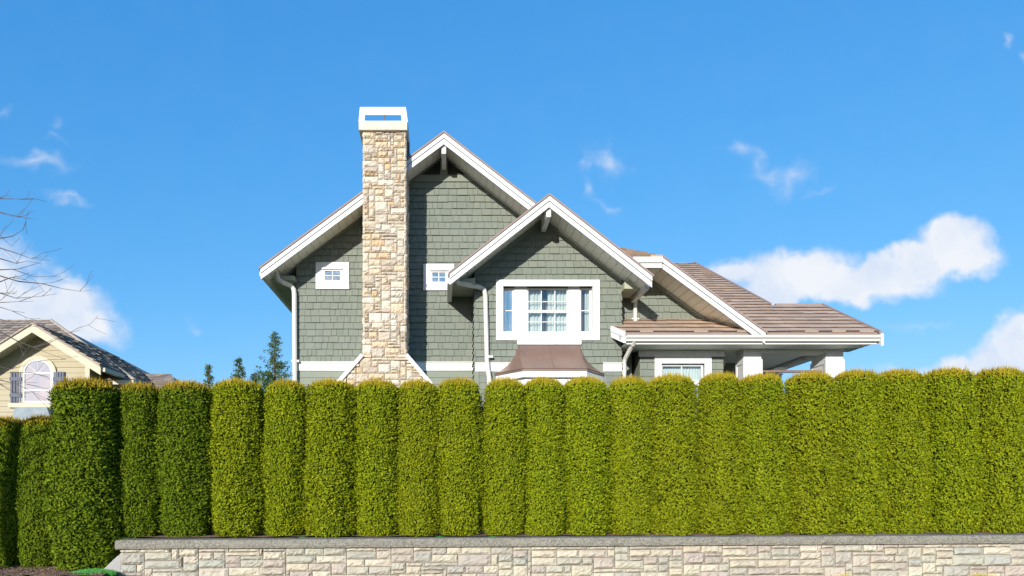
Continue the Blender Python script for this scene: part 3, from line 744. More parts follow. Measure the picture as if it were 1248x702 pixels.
for side in (0, 1):
    a, b = shell(z0), shell(z1-.02); xs_ = (a[side], b[side]); sg = 1 if side == 0 else -1
    p = [(xs_[0], a[2]+.031, z0), (xs_[0], a[3]-.031, z0), (xs_[1], b[3]-.031, z1-.02), (xs_[1], b[2]+.031, z1-.02)]
    cc.poly(p+[(q_[0]+sg*.03, q_[1], q_[2]) for q_ in p], [(0,1,2,3),(4,7,6,5),(0,4,5,1),(1,5,6,2),(2,6,7,3),(3,7,4,0)])
cap_o = PB(cc, 'chimney_cap', M['white'], chimney)
PB(MB().box(xm-.012, xm+.012, ya+.035, ya+.05, zo0-.01, zo1+.01), 'cap_divider', M['darktrim'], chimney)
for sx in (cx0-.03, cx1-.01):
    PB(MB().box(sx, sx+.04, YC+.5, YC+1.1, ctop-.35, ctop), 'flashing', M['darktrim'], chimney)

# belt band main
def band(px0, px1, Y, y0=442, y1=452, d=.035):
    PB(MB().box(X(px0, Y), X(px1, Y), Y-d, Y, Z(y1, Y), Z(y0, Y)), 'belt_band', M['white'], bevel=.005)
    PB(MB().box(X(px0, Y)-.01, X(px1, Y)+.01, Y-d-.02, Y, Z(y0, Y), Z(y0, Y)+.018), 'band_flashing', M['white2'])
band(360.5, 434, YW); band(507, 579, YW)

def window(name, par, Y, o, trim, panes, mull=(), gl='glass', curtain=True, trim_m='white', depth=.16, hood=True, head=0):
    """o: outer trim rect in world (x0,z0,x1,z1); trim: widths l,r,t,b ; panes: list of rects (world) ; mull: bars"""
    w = MB(); l, r, t, b = trim; x0, z0, x1, z1 = o; ix0, ix1, iz0, iz1 = x0+l, x1-r, z0+b, z1-t
    y0, y1 = Y-.04, Y+.01
    w.box(x0, ix0, y0, y1, z0, z1); w.box(ix1, x1, y0, y1, z0, z1); w.box(ix0, ix1, y0, y1, iz1, z1); w.box(ix0, ix1, y0, y1, z0, iz0)
    root = PB(w, 'window', M[trim_m], par)
    return root, (ix0, iz0, ix1, iz1)

def sash(root, Y, x0, z0, x1, z1, fr=.045, vb=(), hbars=(), gl='glass', midrail=None, m='white', bar=.018):
    f = MB(); y0, y1 = Y-.01, Y+.035
    f.box(x0, x0+fr, y0, y1, z0, z1); f.box(x1-fr, x1, y0, y1, z0, z1); f.box(x0+fr, x1-fr, y0, y1, z1-fr, z1); f.box(x0+fr, x1-fr, y0, y1, z0, z0+fr)
    for t in vb: xx = x0+(x1-x0)*t; f.box(xx-bar/2, xx+bar/2, y0+.008, y1-.008, z0+fr, z1-fr)
    for t in hbars: zz = z0+(z1-z0)*t; f.box(x0+fr, x1-fr, y0+.006, y1-.006, zz-bar/2, zz+bar/2)
    if midrail is not None: zz = z0+(z1-z0)*midrail; f.box(x0+fr, x1-fr, y0-.015, y1+.002, zz-.03, zz+.03)
    PB(f, 'frame', M[m], root)
    PB(MB().poly([(x0+fr*.5, Y+.014, z0+fr*.5), (x1-fr*.5, Y+.014, z0+fr*.5), (x1-fr*.5, Y+.014, z1-fr*.5), (x0+fr*.5, Y+.014, z1-fr*.5)], [(0,1,2,3)]) or _quad(x0+fr*.5, x1-fr*.5, Y+.014, z0+fr*.5, z1-fr*.5), 'pane', M[gl], root, fix=False)
def _quad(x0, x1, y, z0, z1):
    q = MB(); q.poly([(x0, y, z0), (x1, y, z0), (x1, y, z1), (x0, y, z1)], [(0,1,2,3)]); return q
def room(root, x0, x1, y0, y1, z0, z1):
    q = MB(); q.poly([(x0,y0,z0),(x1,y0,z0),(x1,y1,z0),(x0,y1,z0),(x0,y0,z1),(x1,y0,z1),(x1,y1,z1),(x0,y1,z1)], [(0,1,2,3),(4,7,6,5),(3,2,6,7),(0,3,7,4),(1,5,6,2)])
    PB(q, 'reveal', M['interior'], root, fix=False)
def drape(root, x0, x1, y, z0, z1, m='curtain', folds=14, amp=.025, wavy_bottom=0, seed=0):
    n_ = 90; q = MB(); rnd = random.Random(seed); ph = rnd.random()*6
    for i in range(n_+1):
        t = i/n_; xx = x0+(x1-x0)*t; yy_ = y+amp*math.sin(t*folds*6.28+ph+math.sin(t*9+ph))
        zb_ = z0+wavy_bottom*abs(math.sin(t*folds*1.6))
        q.v += [(xx, yy_, zb_), (xx, yy_+amp*.3*math.sin(t*50), (zb_+z1)/2), (xx, yy_*1.0, z1)]
    for i in range(n_):
        for k_ in range(2): q.f.append((i*3+k_, (i+1)*3+k_, (i+1)*3+k_+1, i*3+k_+1)); q.mi.append(0)
    PB(q, 'curtain', M[m], root, fix=False, smooth=True)

# openings through the solid walls are avoided: window boxes stand proud of the wall core
# small square windows beside the chimney (glazing set in a deep flat trim)
def small_window(o):
    x0, z0, x1, z1 = o
    w, inner = window('window', H, YW-.02, o, (.18, .18, .17, .17), None)
    ix0, iz0, ix1, iz1 = inner
    sash(w, YW-.045, ix0, iz0, ix1, iz1, .035, vb=(.5,), hbars=(.5,), gl='glass_refl')
    PB(MB().box(ix0-.03, ix1+.03, YW-.10, YW-.06, iz1, iz1+.03), 'drip_cap', M['white'], w)
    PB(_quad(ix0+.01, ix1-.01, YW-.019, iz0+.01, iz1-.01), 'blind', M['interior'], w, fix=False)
small_window(wA); small_window(wB)

# ---- bump with its gable
bx0, bx1 = X(578.5, YB), X(757, YB)
bxr, bzr = X(669.5, YBR), Z(236, YBR); bxl, bxrr = X(548, YBR), X(795, YBR)
kb = .782
def zb(x): return bzr-kb*abs(x-bxr)-.045
eL = zb(bxl); 
# hollow bump body: side walls, front frame round the bay window
o = rect(604.5, 341.5, 730.5, 415, YB-.03)
hole = (o[0]+.08, o[1]+.08, o[2]-.08, o[3]-.08)
bw = MB()
wallpoly = ccw([(bx0, GZ), (bx1, GZ), (bx1, zb(bx1)-.1), (bxr, zb(bxr)-.1), (bx0, zb(bx0)-.1)])
for pc in minus(wallpoly, hole): bw.prism(pc, YB, YB+.12)
bw.box(bx0, bx0+.12, YB+.121, YW+.3, GZ, zb(bx0)-.1); bw.box(bx1-.12, bx1, YB+.121, YW+3, GZ, zb(bx1)-.1)
PB(bw, 'wall', M['lap'])
sh = MB(); regb = clip(wallpoly, 0, -1, -Z(443, YB))
courses(sh, (0, YB, 0), (1, 0, 0), (0, 0, 1), (0, -1, 0), regb, .160, (.10, .27), .033, 41, gap=.007, holes=[hole], jit=.005, v0=Z(443, YB))
courses(sh, (bx1, YB, 0), (0, 1, 0), (0, 0, 1), (1, 0, 0), [(0, GZ), (.62, GZ), (.62, zb(bx1)-.1), (0, zb(bx1)-.1)], .160, (.10, .27), .033, 42, gap=.007, v0=GZ)
courses(sh, (bx0, YW, 0), (0, -1, 0), (0, 0, 1), (-1, 0, 0), [(0, GZ), (.7, GZ), (.7, zb(bx0)-.1), (0, zb(bx0)-.1)], .160, (.10, .27), .033, 43, gap=.007, v0=GZ)
courses(sh, (0, YB, 0), (1, 0, 0), (0, 0, 1), (0, -1, 0), [(bx0, GZ), (bx1, GZ), (bx1, Z(453, YB)), (bx0, Z(453, YB))], .160, (.2, .4), .016, 44, v0=GZ)
PB(sh, 'shingle_siding', M['shingle'], fix=False)
rake('bump', bxr, bzr, bxl, bzr-kb*(bxr-bxl), YBR, 19.5); rake('bump', bxr, bzr, bxrr, bzr-kb*(bxrr-bxr), YBR, 19.5)
frieze(bxr, bzr, bx0, kb, YB); frieze(bxr, bzr, bx1, kb, YB)
bracket(669, bxr, YBR+.08, bzr-.26, YB-.05, Z(284, YB))
ezb = bzr-kb*(bxr-bxl)
PB(MB().box(bxl+.1, bx0, YB-.3, YW-.03, ezb-.10, ezb+.06), 'eave_return', M['returntrim'])
PB(MB().box(bx1, bxrr-.1, YB-.3, YW-.2, ezb-.18, ezb-.02), 'eave_return', M['returntrim'])
PB(MB().box(bxl-.05, bxl+.07, YBR+.1, YW-.03, ezb-.24, ezb-.10), 'gutter', M['white2'], bevel=.02)
PB(MB().box(bxrr-.08, bxrr+.03, YBR+.3, YW-.2, ezb-.30, ezb-.17), 'gutter', M['white2'], bevel=.02)
band(579, 628, YB, 443, 453); band(735, 757.5, YB, 443, 453)
# corner boards under band
PB(MB().box(bx0-.01, bx0+.10, YB-.03, YB+.05, GZ, Z(453.2, YB)), 'corner_board', M['sagetrim'])

# bay window
bwx, inner = window('window', H, YB-.03, o, (.165, .165, .15, .20), None)
ix0, iz0, ix1, iz1 = inner
YS = YB+.10
PB(MB().box(X(626.5, YS), X(642, YS), YS-.04, YS+.06, iz0, iz1+.02), 'mullion_panel', M['white'], bwx)
PB(MB().box(X(692.5, YS), X(706, YS), YS-.04, YS+.06, iz0, iz1+.02), 'mullion_panel', M['white'], bwx)
for a in ((ix0-.02, ix0, iz0, iz1), (ix1, ix1+.02, iz0, iz1)): PB(MB().box(a[0], a[1], YB-.03, YS+.1, a[2], a[3]), 'jamb', M['white'], bwx)
PB(MB().box(ix0, ix1, YB-.03, YS+.1, iz0-.03, iz0+.004), 'sill', M['white'], bwx)
PB(MB().box(ix0-.02, ix1+.02, YB-.09, YB-.071, iz1-.0, iz1+.035), 'drip_cap', M['white'], bwx)
sash(bwx, YS, X(642, YS), iz0, X(692.5, YS), iz1, .035, vb=(.35, .68), hbars=(.25, .70), midrail=.48, bar=.016)
sash(bwx, YS, ix0, iz0, X(626.5, YS), iz1, .04, hbars=(.5,), gl='glass_refl')
sash(bwx, YS, X(706, YS), iz0, ix1, iz1, .04, hbars=(.5,))
room(bwx, ix0-.05, ix1+.05, YS+.08, YW-.05, iz0-.1, iz1+.1)
drape(bwx, X(642, YS), X(662, YS), YS+.14, iz0, iz1, folds=4, seed=1)
drape(bwx, X(668, YS), X(693, YS), YS+.14, iz0, iz1, folds=5, seed=2)
drape(bwx, X(640, YS), X(694, YS), YS+.2, iz0, iz0+.68, folds=7, seed=3, amp=.04)
drape(bwx, X(714, YS), X(722, YS), YS+.14, iz0, iz1, folds=2, seed=5)
drape(bwx, X(621, YS), X(627, YS), YS+.14, iz0, iz1, folds=2, seed=6)
drape(bwx, X(662, YS), X(668, YS), YS+.16, iz0, iz0+.85, 'valance', folds=2, seed=8)
drape(bwx, X(706, YS), X(713, YS), YS+.16, iz0, iz1, 'valance', folds=2, seed=9)
# board under the window
PB(MB().box(X(630, YB), X(708, YB), YB-.07, YB-.02, Z(420.5, YB), Z(415.3, YB)), 'apron_board', M['white'])
# copper bay roof: flared loft
cop = MB(); ns_ = 14; rows = []
zt_, zb_ = Z(420.5, YB), Z(449, 15.55)
yo = 15.55
for i in range(ns_+1):
    t = i/ns_; z = zt_+(zb_-zt_)*t; fl = .22*t+.78*t**2.6; fr = .25*t+.75*t**1.9
    xl = X(631, YB)+(X(603, YB)-X(631, YB))*fl; xr = X(707, YB)+(X(736, YB)-X(707, YB))*fl
    yf = YB-.03-(YB-.03-yo)*fr
    fxl = X(632, YB)+(X(637, yo)-X(632, YB))*fl; fxr = X(706, YB)+(X(716, yo)-X(706, YB))*fl
    fcx = (fxl+fxr)/2
    rows.append([(xl, YB-.02, z), (fxl, yf, z), (fcx-.01, yf, z), (fcx+.01, yf, z), (fxr, yf, z), (xr, YB-.02, z)])
pts = [p for r_ in rows for p in r_]
cop.poly(pts, [(i*6+k_, (i+1)*6+k_, (i+1)*6+k_+1, i*6+k_+1) for i in range(ns_) for k_ in range(5)])
bay = PB(cop, 'bay_roof', M['copper'], fix=False)
seam = MB()
for k_ in (1, 2, 4): seam.tube([Vector(rows[i][k_])+Vector((0.01 if k_ == 2 else 0, -.006, .004)) for i in range(ns_+1)], .011, 6)
seam.tube([Vector(p)+Vector((0, -.008, 0)) for p in rows[-1]], .012, 6)
PB(seam, 'standing_seam', M['copper'], bay)
def bayring(z0_, z1_, inset, nm, m):
    r_ = rows[-1]; sx = [(r_[0][0]+inset*1.2, YB-.02), (r_[1][0]+inset*.5, r_[1][1]+inset), (r_[4][0]-inset*.5, r_[4][1]+inset), (r_[5][0]-inset*1.2, YB-.02)]
    PB(MB().prism(sx, z0_, z1_, 'Z'), nm, m, bay if nm != 'bay_wall' else None)
bayring(zb_-.05, zb_-.008, .0, 'copper_edge', M['copper'])
bayring(zb_-.19, zb_-.052, .02, 'bay_fascia', M['white'])
bayring(GZ, zb_-.192, .12, 'bay_wall', M['white'])

# downspouts
def spout(pts, r=.05, clipz=None):
    o_ = PB(MB().tube(pts, r, 8), 'downspout', M['white2'], smooth=False)
    if clipz:
        p = Vector(pts[-1]); PB(MB().box(p.x-.09, p.x+.09, p.y-.02, p.y+.06, clipz-.025, clipz+.025), 'strap', M['white2'], o_)
ys = YW-.12
spout([(X(337, 16.6), 16.6, Z(334, 16.6)), (X(339.5, 16.62), 16.62, Z(341, 16.62)), (X(345, 16.68), 16.68, Z(344.5, 16.68)), (X(355, ys), ys-.02, Z(348.5, ys)), (X(358.2, ys), ys, Z(353, ys)), (X(358.8, ys), ys, Z(360, ys)), (X(359.8, ys), ys, GZ)], .058, Z(440, ys))
ysb = YB-.10
spout([(X(555, 15.7), 15.7, Z(341, 15.7)), (X(559, 15.8), 15.82, Z(345, 15.82)), (X(585, ysb), ysb-.02, Z(350.5, ysb)), (X(590, ysb), ysb, Z(353, ysb)), (X(591.5, ysb), ysb, Z(360, ysb)), (X(593.5, ysb), ysb, Z(440, ysb)), (X(596, ysb), ysb-.03, Z(462, ysb)), (X(596, ysb), ysb-.03, GZ)], .055, Z(435, ysb))
ysw = YG-.09
spout([(X(784, 16.2), 16.2, Z(338, 16.2)), (X(775, ysw), ysw, Z(346, ysw)), (X(774, ysw), ysw, Z(352, ysw)), (X(774.3, ysw), ysw, Z(393, ysw))], .048, Z(389, ysw))

# ---- wing gable on the right
YGR = 15.82
gx0, gz0 = X(808, YGR), Z(312, YGR); gx1, gz1 = X(933, YGR), Z(403.5, YGR); kg = (gz0-gz1)/(gx1-gx0)
def zwing(x): return gz0-kg*(x-gx0)-.045
xl = bx1-.05
Ye, ze = 15.9, Z(405, 15.9); kp = .52
def zporch(y): return ze+kp*(y-Ye)
zl = zporch(YG)-.3
xw = gx0+(gz0-.15-zl)/kg
gp = ccw([(xl, zl), (xw, zl), (gx0, zwing(gx0)-.1), (xl, zwing(gx0)-.1)])
PB(MB().prism(gp, YG, 19), 'wall', M['lap'])
sh = MB(); courses(sh, (0, YG, 0), (1, 0, 0), (0, 0, 1), (0, -1, 0), gp, .163, (.10, .27), .033, 51, gap=.007, jit=.005)
PB(sh, 'shingle_siding', M['shingle'], fix=False)
rake('wing', gx0, gz0, gx1, gz1, YGR, 20.5)
frieze(gx0, gz0, xw, kg, YG)
# small front-facing roof above the wing, gutter and flat soffit
hx0 = X(771, YGR)
PB(MB().box(hx0, gx0-.01, YGR-.06, YGR+.07, gz0-.165, gz0-.03), 'gutter', M['white2'], bevel=.012)
PB(MB().box(hx0, gx0-.03, YGR+.071, YG+.1, gz0-.24, gz0-.17), 'soffit', M['soffit_flat'])
PB(MB().box(hx0, gx0-.025, YGR-.02, YGR+.069, gz0-.27, gz0-.17), 'fascia', M['white'])
tl = MB(); ku = .46; s_ = math.hypot(1, ku); Vv = (0, 1/s_, ku/s_); Nv = (0, -ku/s_, 1/s_)
dx_ = .58
courses(tl, (0, YGR-.03, gz0-.03), (1, 0, 0), Vv, Nv, ccw([(hx0, 0), (gx0, 0), (gx0-dx_, 1.64*s_), (hx0-.9, 1.66*s_), (hx0-.5, .6)]), .30, (.28, .30), .042, 61, gap=.006, under=.03, jit=.006)
PB(tl, 'roof_tiles', M['tile'], fix=False)
PB(MB().poly([(hx0, YGR, gz0-.05), (gx0, YGR, gz0-.05), (gx0-dx_, YGR+1.64, gz0-.05+1.64*ku), (hx0, YGR+1.64, gz0-.05+1.64*ku), (hx0, YGR+1.64, gz0-.25), (gx0, YGR+1.64, gz0-.25)], [(0,1,2,3),(3,2,5,4),(1,5,2)]) or _poly5(hx0, gx0, dx_, YGR, gz0, ku), 'roof_deck', M['tiletrim'], fix=False) if False else None

# ---- porch roof
xe0, xe1 = X(761, Ye), X(1071, Ye); s_ = math.hypot(1, kp); Vp = (0, 1/s_, kp/s_); Np = (0, -kp/s_, 1/s_)
tR = 2.37; xu = X(940, Ye+tR)
tl = MB()
lowreg = ccw([(xe0, 0), (xe1, 0), (xe1, tR*s_), (X(747, YB)+.0, tR*s_), (X(747, YB), .4*s_)])
# only right of the bump wall beyond its face
low2 = clip_convex([(xe0, 0), (xe1, 0), (xe1, tR*s_), (X(746, YB), tR*s_), (X(746, YB), .38*s_)], [(-50, -1), (50, -1), (50, 50), (-50, 50)])
courses(tl, (0, Ye, ze), (1, 0, 0), Vp, Np, low2, .335, (.30, .33), .042, 71, gap=.007, under=.042, jit=.008)
courses(tl, (0, Ye, ze), (1, 0, 0), Vp, Np, ccw([(bx1+.3, tR*s_-.001), (xu, tR*s_-.001), (xu, 9.0), (bx1+.3, 9.0)]), .335, (.30, .33), .042, 72, gap=.007, under=.042, jit=.008, v0=.335*int(tR*s_/.335))
PB(tl, 'porch_roof_tiles', M['tile'], fix=False)
def roof_slab(x0, x1, t0, t1, th, off=.012):
    m_ = MB(); y0, y1 = Ye+t0, Ye+t1; za, zb2 = ze+kp*t0-off, ze+kp*t1-off
    m_.prism([(y0, za), (y1, zb2), (y1, zb2-th), (y0, za-th)], x0, x1, 'X'); return m_
PB(roof_slab(X(748, YB)+.05, xe1-.02, .02, tR, .16), 'roof_deck', M['tiletrim'])
PB(roof_slab(bx1+.3, xu-.02, tR, 9/s_, .16), 'roof_deck', M['tiletrim'])
# back slopes
yr_ = Ye+tR; zr_ = zporch(yr_)
PB(MB().prism([(yr_, zr_-.01), (yr_+3.2, zr_-.01-3.2*kp), (yr_+3.2, zr_-.2-3.2*kp), (yr_, zr_-.2)], xu+.02, xe1-.02, 'X'), 'roof_deck', M['tiletrim'])
PB(MB().tube([(xu+.1, yr_, zr_+.0), (xe1, yr_, zr_+.0)], .05, 8), 'ridge_tile', M['tiletrim'])
yt = Ye+9/s_; zt2 = zporch(yt)
PB(MB().prism([(yr_+.2, GZ), (yt+5, GZ), (yt+5, zt2-5*kp-.2), (yt, zt2-.2), (yr_+.2, zporch(yr_+.2)-.2)], bx1+.4, xu-.35, 'X'), 'wall', M['lap'])
PB(MB().prism([(yt, zt2-.01), (yt+5.4, zt2-.01-5.4*kp), (yt+5.4, zt2-.2-5.4*kp), (yt, zt2-.2)], bx1+.3, xu-.02, 'X'), 'roof_deck', M['tiletrim'])
# verge trims
def verge(x0, x1, t0, t1, a, b, nm, m):
    y0, y1 = Ye+t0, Ye+t1
    return PB(MB().prism([(y0, ze+kp*t0+a), (y1, ze+kp*t1+a), (y1, ze+kp*t1+b), (y0, ze+kp*t0+b)], x0, x1, 'X'), nm, m)
verge(xe1-.03, xe1+.03, -.08, tR, .055, .0, 'verge_tile', M['tiletrim']); verge(xe1-.01, xe1+.05, -.10, tR, -.002, -.27, 'barge_board', M['white'])
verge(xu-.03, xu+.03, tR+.05, 9/s_, .055, .0, 'verge_tile', M['tiletrim']); verge(xu-.01, xu+.03, tR+.1, 9/s_, -.002, -.22, 'barge_board', M['white'])
# left end: slanted white verge
p0 = Vector((xe0, Ye-.09, ze+.0)); p1 = Vector((X(746.5, YB-.04), YB-.04, ze+kp*(YB-Ye)+.02))
q = MB(); n_ = Vector((-.05, 0, 0))
q.poly([p0, p1, p1-Vector((0,0,.12)), p0-Vector((0,0,.12)), p0+n_, p1+n_, p1+n_-Vector((0,0,.12)), p0+n_-Vector((0,0,.12))], [(0,1,2,3),(4,7,6,5),(0,4,5,1),(3,2,6,7),(0,3,7,4),(1,5,6,2)])
n2 = Vector((.012, .01, -.13))
q.poly([a+n2 for a in (p0, p1, p1-Vector((0,0,.13)), p0-Vector((0,0,.13)), p0+n_, p1+n_, p1+n_-Vector((0,0,.13)), p0+n_-Vector((0,0,.13)))], [(0,1,2,3),(4,7,6,5),(0,4,5,1),(3,2,6,7),(0,3,7,4),(1,5,6,2)])
PB(q, 'barge_board', M['white'])
# gutter (ogee) + fascia + soffit
gz_ = Z(408.5, Ye-.1)
gp_ = [(Ye-.13, gz_), (Ye-.125, gz_-.05), (Ye-.085, gz_-.085), (Ye-.08, gz_-.13), (Ye-.0, gz_-.13), (Ye-.0, gz_), (Ye-.015, gz_), (Ye-.015, gz_-.11), (Ye-.07, gz_-.11), (Ye-.075, gz_-.075), (Ye-.112, gz_-.045), (Ye-.115, gz_)]
PB(MB().prism(gp_, xe0+.02, xe1-.02, 'X'), 'gutter', M['white2'])
fzb = Z(419.5, Ye)
PB(MB().box(xe0+.03, xe1-.05, Ye+.002, Ye+.04, fzb, gz_-.02), 'fascia', M['white'])
PCY = 16.47; soz = fzb-.0
PB(MB().box(xe0+.03, xe1-.15, Ye+.041, PCY+.35, soz, soz+.03), 'soffit', M['soffit_flat'])
xs1 = X(897, PCY)
PB(MB().box(xs1, xe1-.4, PCY+.351, 20.5, soz+.03, soz+.06), 'porch_ceiling', M['soffit_flat'])
# beam over the columns, columns
c1a, c1b = X(906.5, PCY), X(928, PCY); c2a, c2b = X(1006.5, PCY), X(1028, PCY)
bzt = soz-.002; bzb = soz-.09
PB(MB().box(c1b, c2a, PCY+.05, PCY+.33, bzb, bzt), 'porch_beam', M['soffit_flat'])
PB(MB().box(c2a-.02, c2a+.22, PCY+.66, 20.2, bzb+.01, bzt), 'porch_beam', M['white'])
def column(x0, x1, y0, y1, zt3):
    c = MB(); c.box(x0, x1, y0, y1, 3.5, zt3)
    root = PB(c, 'porch_column', M['white'], bevel=.008)
    t = MB(); e = .018; w = .06; zc = zt3-.24
    t.box(x0-.02, x1+.02, y0-.02, y1+.02, zt3-.035, zt3-.001)
    t.box(x0-e, x1+e, y0-e, y1+e, zc-.03, zc)
    for (a, b_) in ((x0-e, x0+w), (x1-w, x1+e)): t.box(a, b_, y0-e, y0-.001, 3.52, zc-.031)
    t.box(x0+w, x1-w, y0-e, y0-.001, zc-.10, zc-.031)
    for (a, b_) in ((y0-e+.0, y0+w), (y1-w, y1+e)): t.box(x0-e, x0-.001, a+.001, b_, 3.52, zc-.031)
    t.box(x0-e, x0-.001, y0+w, y1-w, zc-.10, zc-.031)
    PB(t, 'moulding', M['white'], root)
column(c1a, c1b, PCY, PCY+.42, bzt); column(c2a, c2b, PCY, PCY+.65, bzt)
column(X(939, 19.2), X(953, 19.2), 19.2, 19.5, bzt-.12)
PB(MB().box(xs1, c2b+.1, PCY-.05, 20.4, GZ, 3.5), 'porch_floor', M['pave'])
# railing
rl = MB(); rz = Z(451.5, PCY+.2)
rl.box(c1b, c2a, PCY+.15, PCY+.25, rz-.05, rz)
ra = PB(rl, 'railing', M['wood'])
PB(MB().tube([(X(935, 17.4), 17.4, Z(470, 17.4)), (X(939, 17.4), 17.4, Z(455, 17.4)), (X(945, 17.4), 17.4, Z(449.5, 17.4)), (X(958, 17.4), 17.4, Z(449.5, 17.4))], .04, 8), 'handrail', M['white'])
# ground-floor wall under the porch roof
YP = 16.62; pw0, pw1 = X(779.5, YP), X(881, YP)
zf0 = Z(435, YP)
po = rect(797.5, 435, 866.5, 470, YP-.03)
ph_ = (po[0]+.06, po[1]-2, po[2]-.06, po[3]-.06)
pwm = MB()
for pc in minus([(pw0, GZ), (pw1, GZ), (pw1, soz), (pw0, soz)], (ph_[0], po[1], ph_[2], ph_[3])): pwm.prism(pc, YP, YP+.1)
pwm.box(pw0, pw0+.1, YP+.101, 17.4, GZ, soz); pwm.box(pw1-.1, pw1, YP+.101, 17.4, GZ, soz); pwm.box(bx1-.1, xs1+.1, 17.4, 17.5, GZ, soz+.05)
PB(pwm, 'wall', M['lap'])
sh = MB()
courses(sh, (0, YP, 0), (1, 0, 0), (0, 0, 1), (0, -1, 0), [(pw0, GZ), (pw1, GZ), (pw1, zf0), (pw0, zf0)], .163, (.10, .27), .035, 81, gap=.007, holes=[(ph_[0], GZ-1, ph_[2], ph_[3])])
courses(sh, (0, 17.4, 0), (1, 0, 0), (0, 0, 1), (0, -1, 0), [(bx1, GZ), (xs1+.1, GZ), (xs1+.1, soz-.25), (bx1, soz-.25)], .163, (.16, .34), .016, 82)
courses(sh, (pw1, YP, 0), (0, 1, 0), (0, 0, 1), (1, 0, 0), [(0, GZ), (.78, GZ), (.78, soz-.25), (0, soz-.25)], .163, (.16, .34), .016, 83)
PB(sh, 'shingle_siding', M['shingle'], fix=False)
PB(MB().box(pw0-.03, pw1+.02, YP-.06, YP-.0, zf0, soz-.002), 'frieze_board', M['white'])
for a_, b_ in ((bx1+.02, pw0-.031), (pw1+.021, xs1+.1)): PB(MB().box(a_, b_, 17.34, 17.4, soz-.25, soz-.002), 'frieze_board', M['white'])
pwn, inn = window('window', H, YP-.03, po, (.16, .16, .16, .1), None)
sash(pwn, YP+.04, inn[0], inn[1], inn[2], inn[3], .05, vb=(.5,))
drape(pwn, inn[0], inn[2], YP+.16, inn[1], inn[3], folds=16, seed=12, amp=.02)
room(pwn, inn[0]-.1, inn[2]+.1, YP+.101, 17.3, inn[1]-.05, inn[3]+.1)
# porch spout
yq = Ye+.05
spout([(X(771.5, yq), Ye-.04, gz_-.10), (X(771.5, yq), yq, gz_-.19), (X(770.5, 16.0), 16.0, Z(421, 16.0)), (X(762, 16.35), 16.33, Z(437, 16.35)), (X(760.3, 16.4), 16.38, Z(442, 16.4)), (X(760.3, 16.4), 16.38, GZ)], .052)

# ------------------------------------------------------------------ neighbour house, yellow
YN, YNR = 26.2, 25.4
NHs = empty('house', (X(40, YN), YN, 2.4)); tag(NHs, 'pale yellow clapboard house with an arched window and grey shutters at the left edge', 'house')
NI = Matrix.Translation(-Vector(NHs.location))
def PN(mb, name, m, par=None, **k):
    o_ = mb.build(name, m, None, **k); o_.data.transform(NI); o_.parent = par or NHs; return o_
nxr, nzr = X(39, YNR), Z(393, YNR); nxe, nze = X(122.5, YNR), Z(445, YNR); kn = (nzr-nze)/(nxe-nxr)
nx0, nx1 = 2*nxr-X(109, YN), X(109, YN)
def zn(x): return nzr-kn*abs(x-nxr)-.05
npoly = ccw([(nx0, GZ), (nx1, GZ), (nx1, zn(nx1)-.12), (nxr, zn(nxr)-.12), (nx0, zn(nx0)-.12)])
PN(MB().prism(npoly, YN, YN+8), 'wall', M['yellow_siding'])
lp = MB(); courses(lp, (0, YN, 0), (1, 0, 0), (0, 0, 1), (0, -1, 0), npoly, .21, (9, 10), .03, 91, jit=0)
PN(lp, 'lap_siding', M['yellow_siding'], fix=False)
for sg in (-1, 1):
    xe_ = nxr+sg*(nxe-nxr); 
    def q_(a, b): return [(nxr, nzr-a), (xe_, nze-a), (xe_, nze-b), (nxr, nzr-b)]
    PN(MB().prism(q_(.0, .07), YNR-.05, 31), 'roof_slope', M['greytile']); PN(MB().prism(q_(.072, .36), YNR, YNR+.06), 'barge_board', M['ytrim'])
    PN(MB().prism(q_(.08, .2), YNR+.061, 30), 'soffit', M['ytrim'])
# its right slope as real shakes
Ur = Vector((0, 1, 0)); Vr = Vector((-1, 0, kn)).normalized(); Nr = Vector((kn, 0, 1)).normalized()
slen = (nxe-nxr)*math.hypot(1, kn)
tl = MB(); courses(tl, (nxe, YNR-.05, nze+.005), Ur, Vr, Nr, [(0, 0), (6.5, 0), (6.5, slen), (0, slen)], .3, (.25, .45), .05, 92, under=.03, gap=.01)
# main hip roof facing the street
YE2, YR2 = 26.9, 32.2
ca = P(164, 464, YE2); cb_ = P(62, 391, YR2); kk = (cb_.z-ca.z)/(YR2-YE2); s2 = math.hypot(1, kk)
courses(tl, (0, YE2, ca.z), (1, 0, 0), (0, 1/s2, kk/s2), (0, -kk/s2, 1/s2), ccw([(-32, 0), (ca.x, 0), (cb_.x, (YR2-YE2)*s2), (-32, (YR2-YE2)*s2)]), .3, (.25, .45), .05, 93, under=.03, gap=.01)
PN(tl, 'roof_shakes', M['greytile'], fix=False)
q = MB(); q.poly([(-32, YE2+.02, ca.z-.03), (ca.x-.02, YE2+.02, ca.z-.03), (cb_.x-.02, YR2, cb_.z-.03), (-32, YR2, cb_.z-.03), (-32, 38, ca.z-.03), (ca.x-.02, 38, ca.z-.03)], [(0,1,2,3),(3,2,5,4),(1,5,2),(0,4,5,1)])
PN(q, 'main_roof', M['greytile'])
PN(MB().tube([Vector(ca)+Vector((0,0,.03)), Vector(cb_)+Vector((0,0,.03))], .07, 6), 'hip_cap', M['greytile'])
PN(MB().tube([cb_, (-32, YR2, cb_.z)], .07, 6), 'ridge_cap', M['greytile'])
PN(MB().box(-31, ca.x-.6, YE2+.6, 37, GZ, ca.z-.05), 'wall', M['yellow_siding'])
PN(MB().box(nxe-.2, ca.x+.02, YE2-.14, YE2+.02, ca.z-.16, ca.z+.0), 'gutter', M['ytrim'])
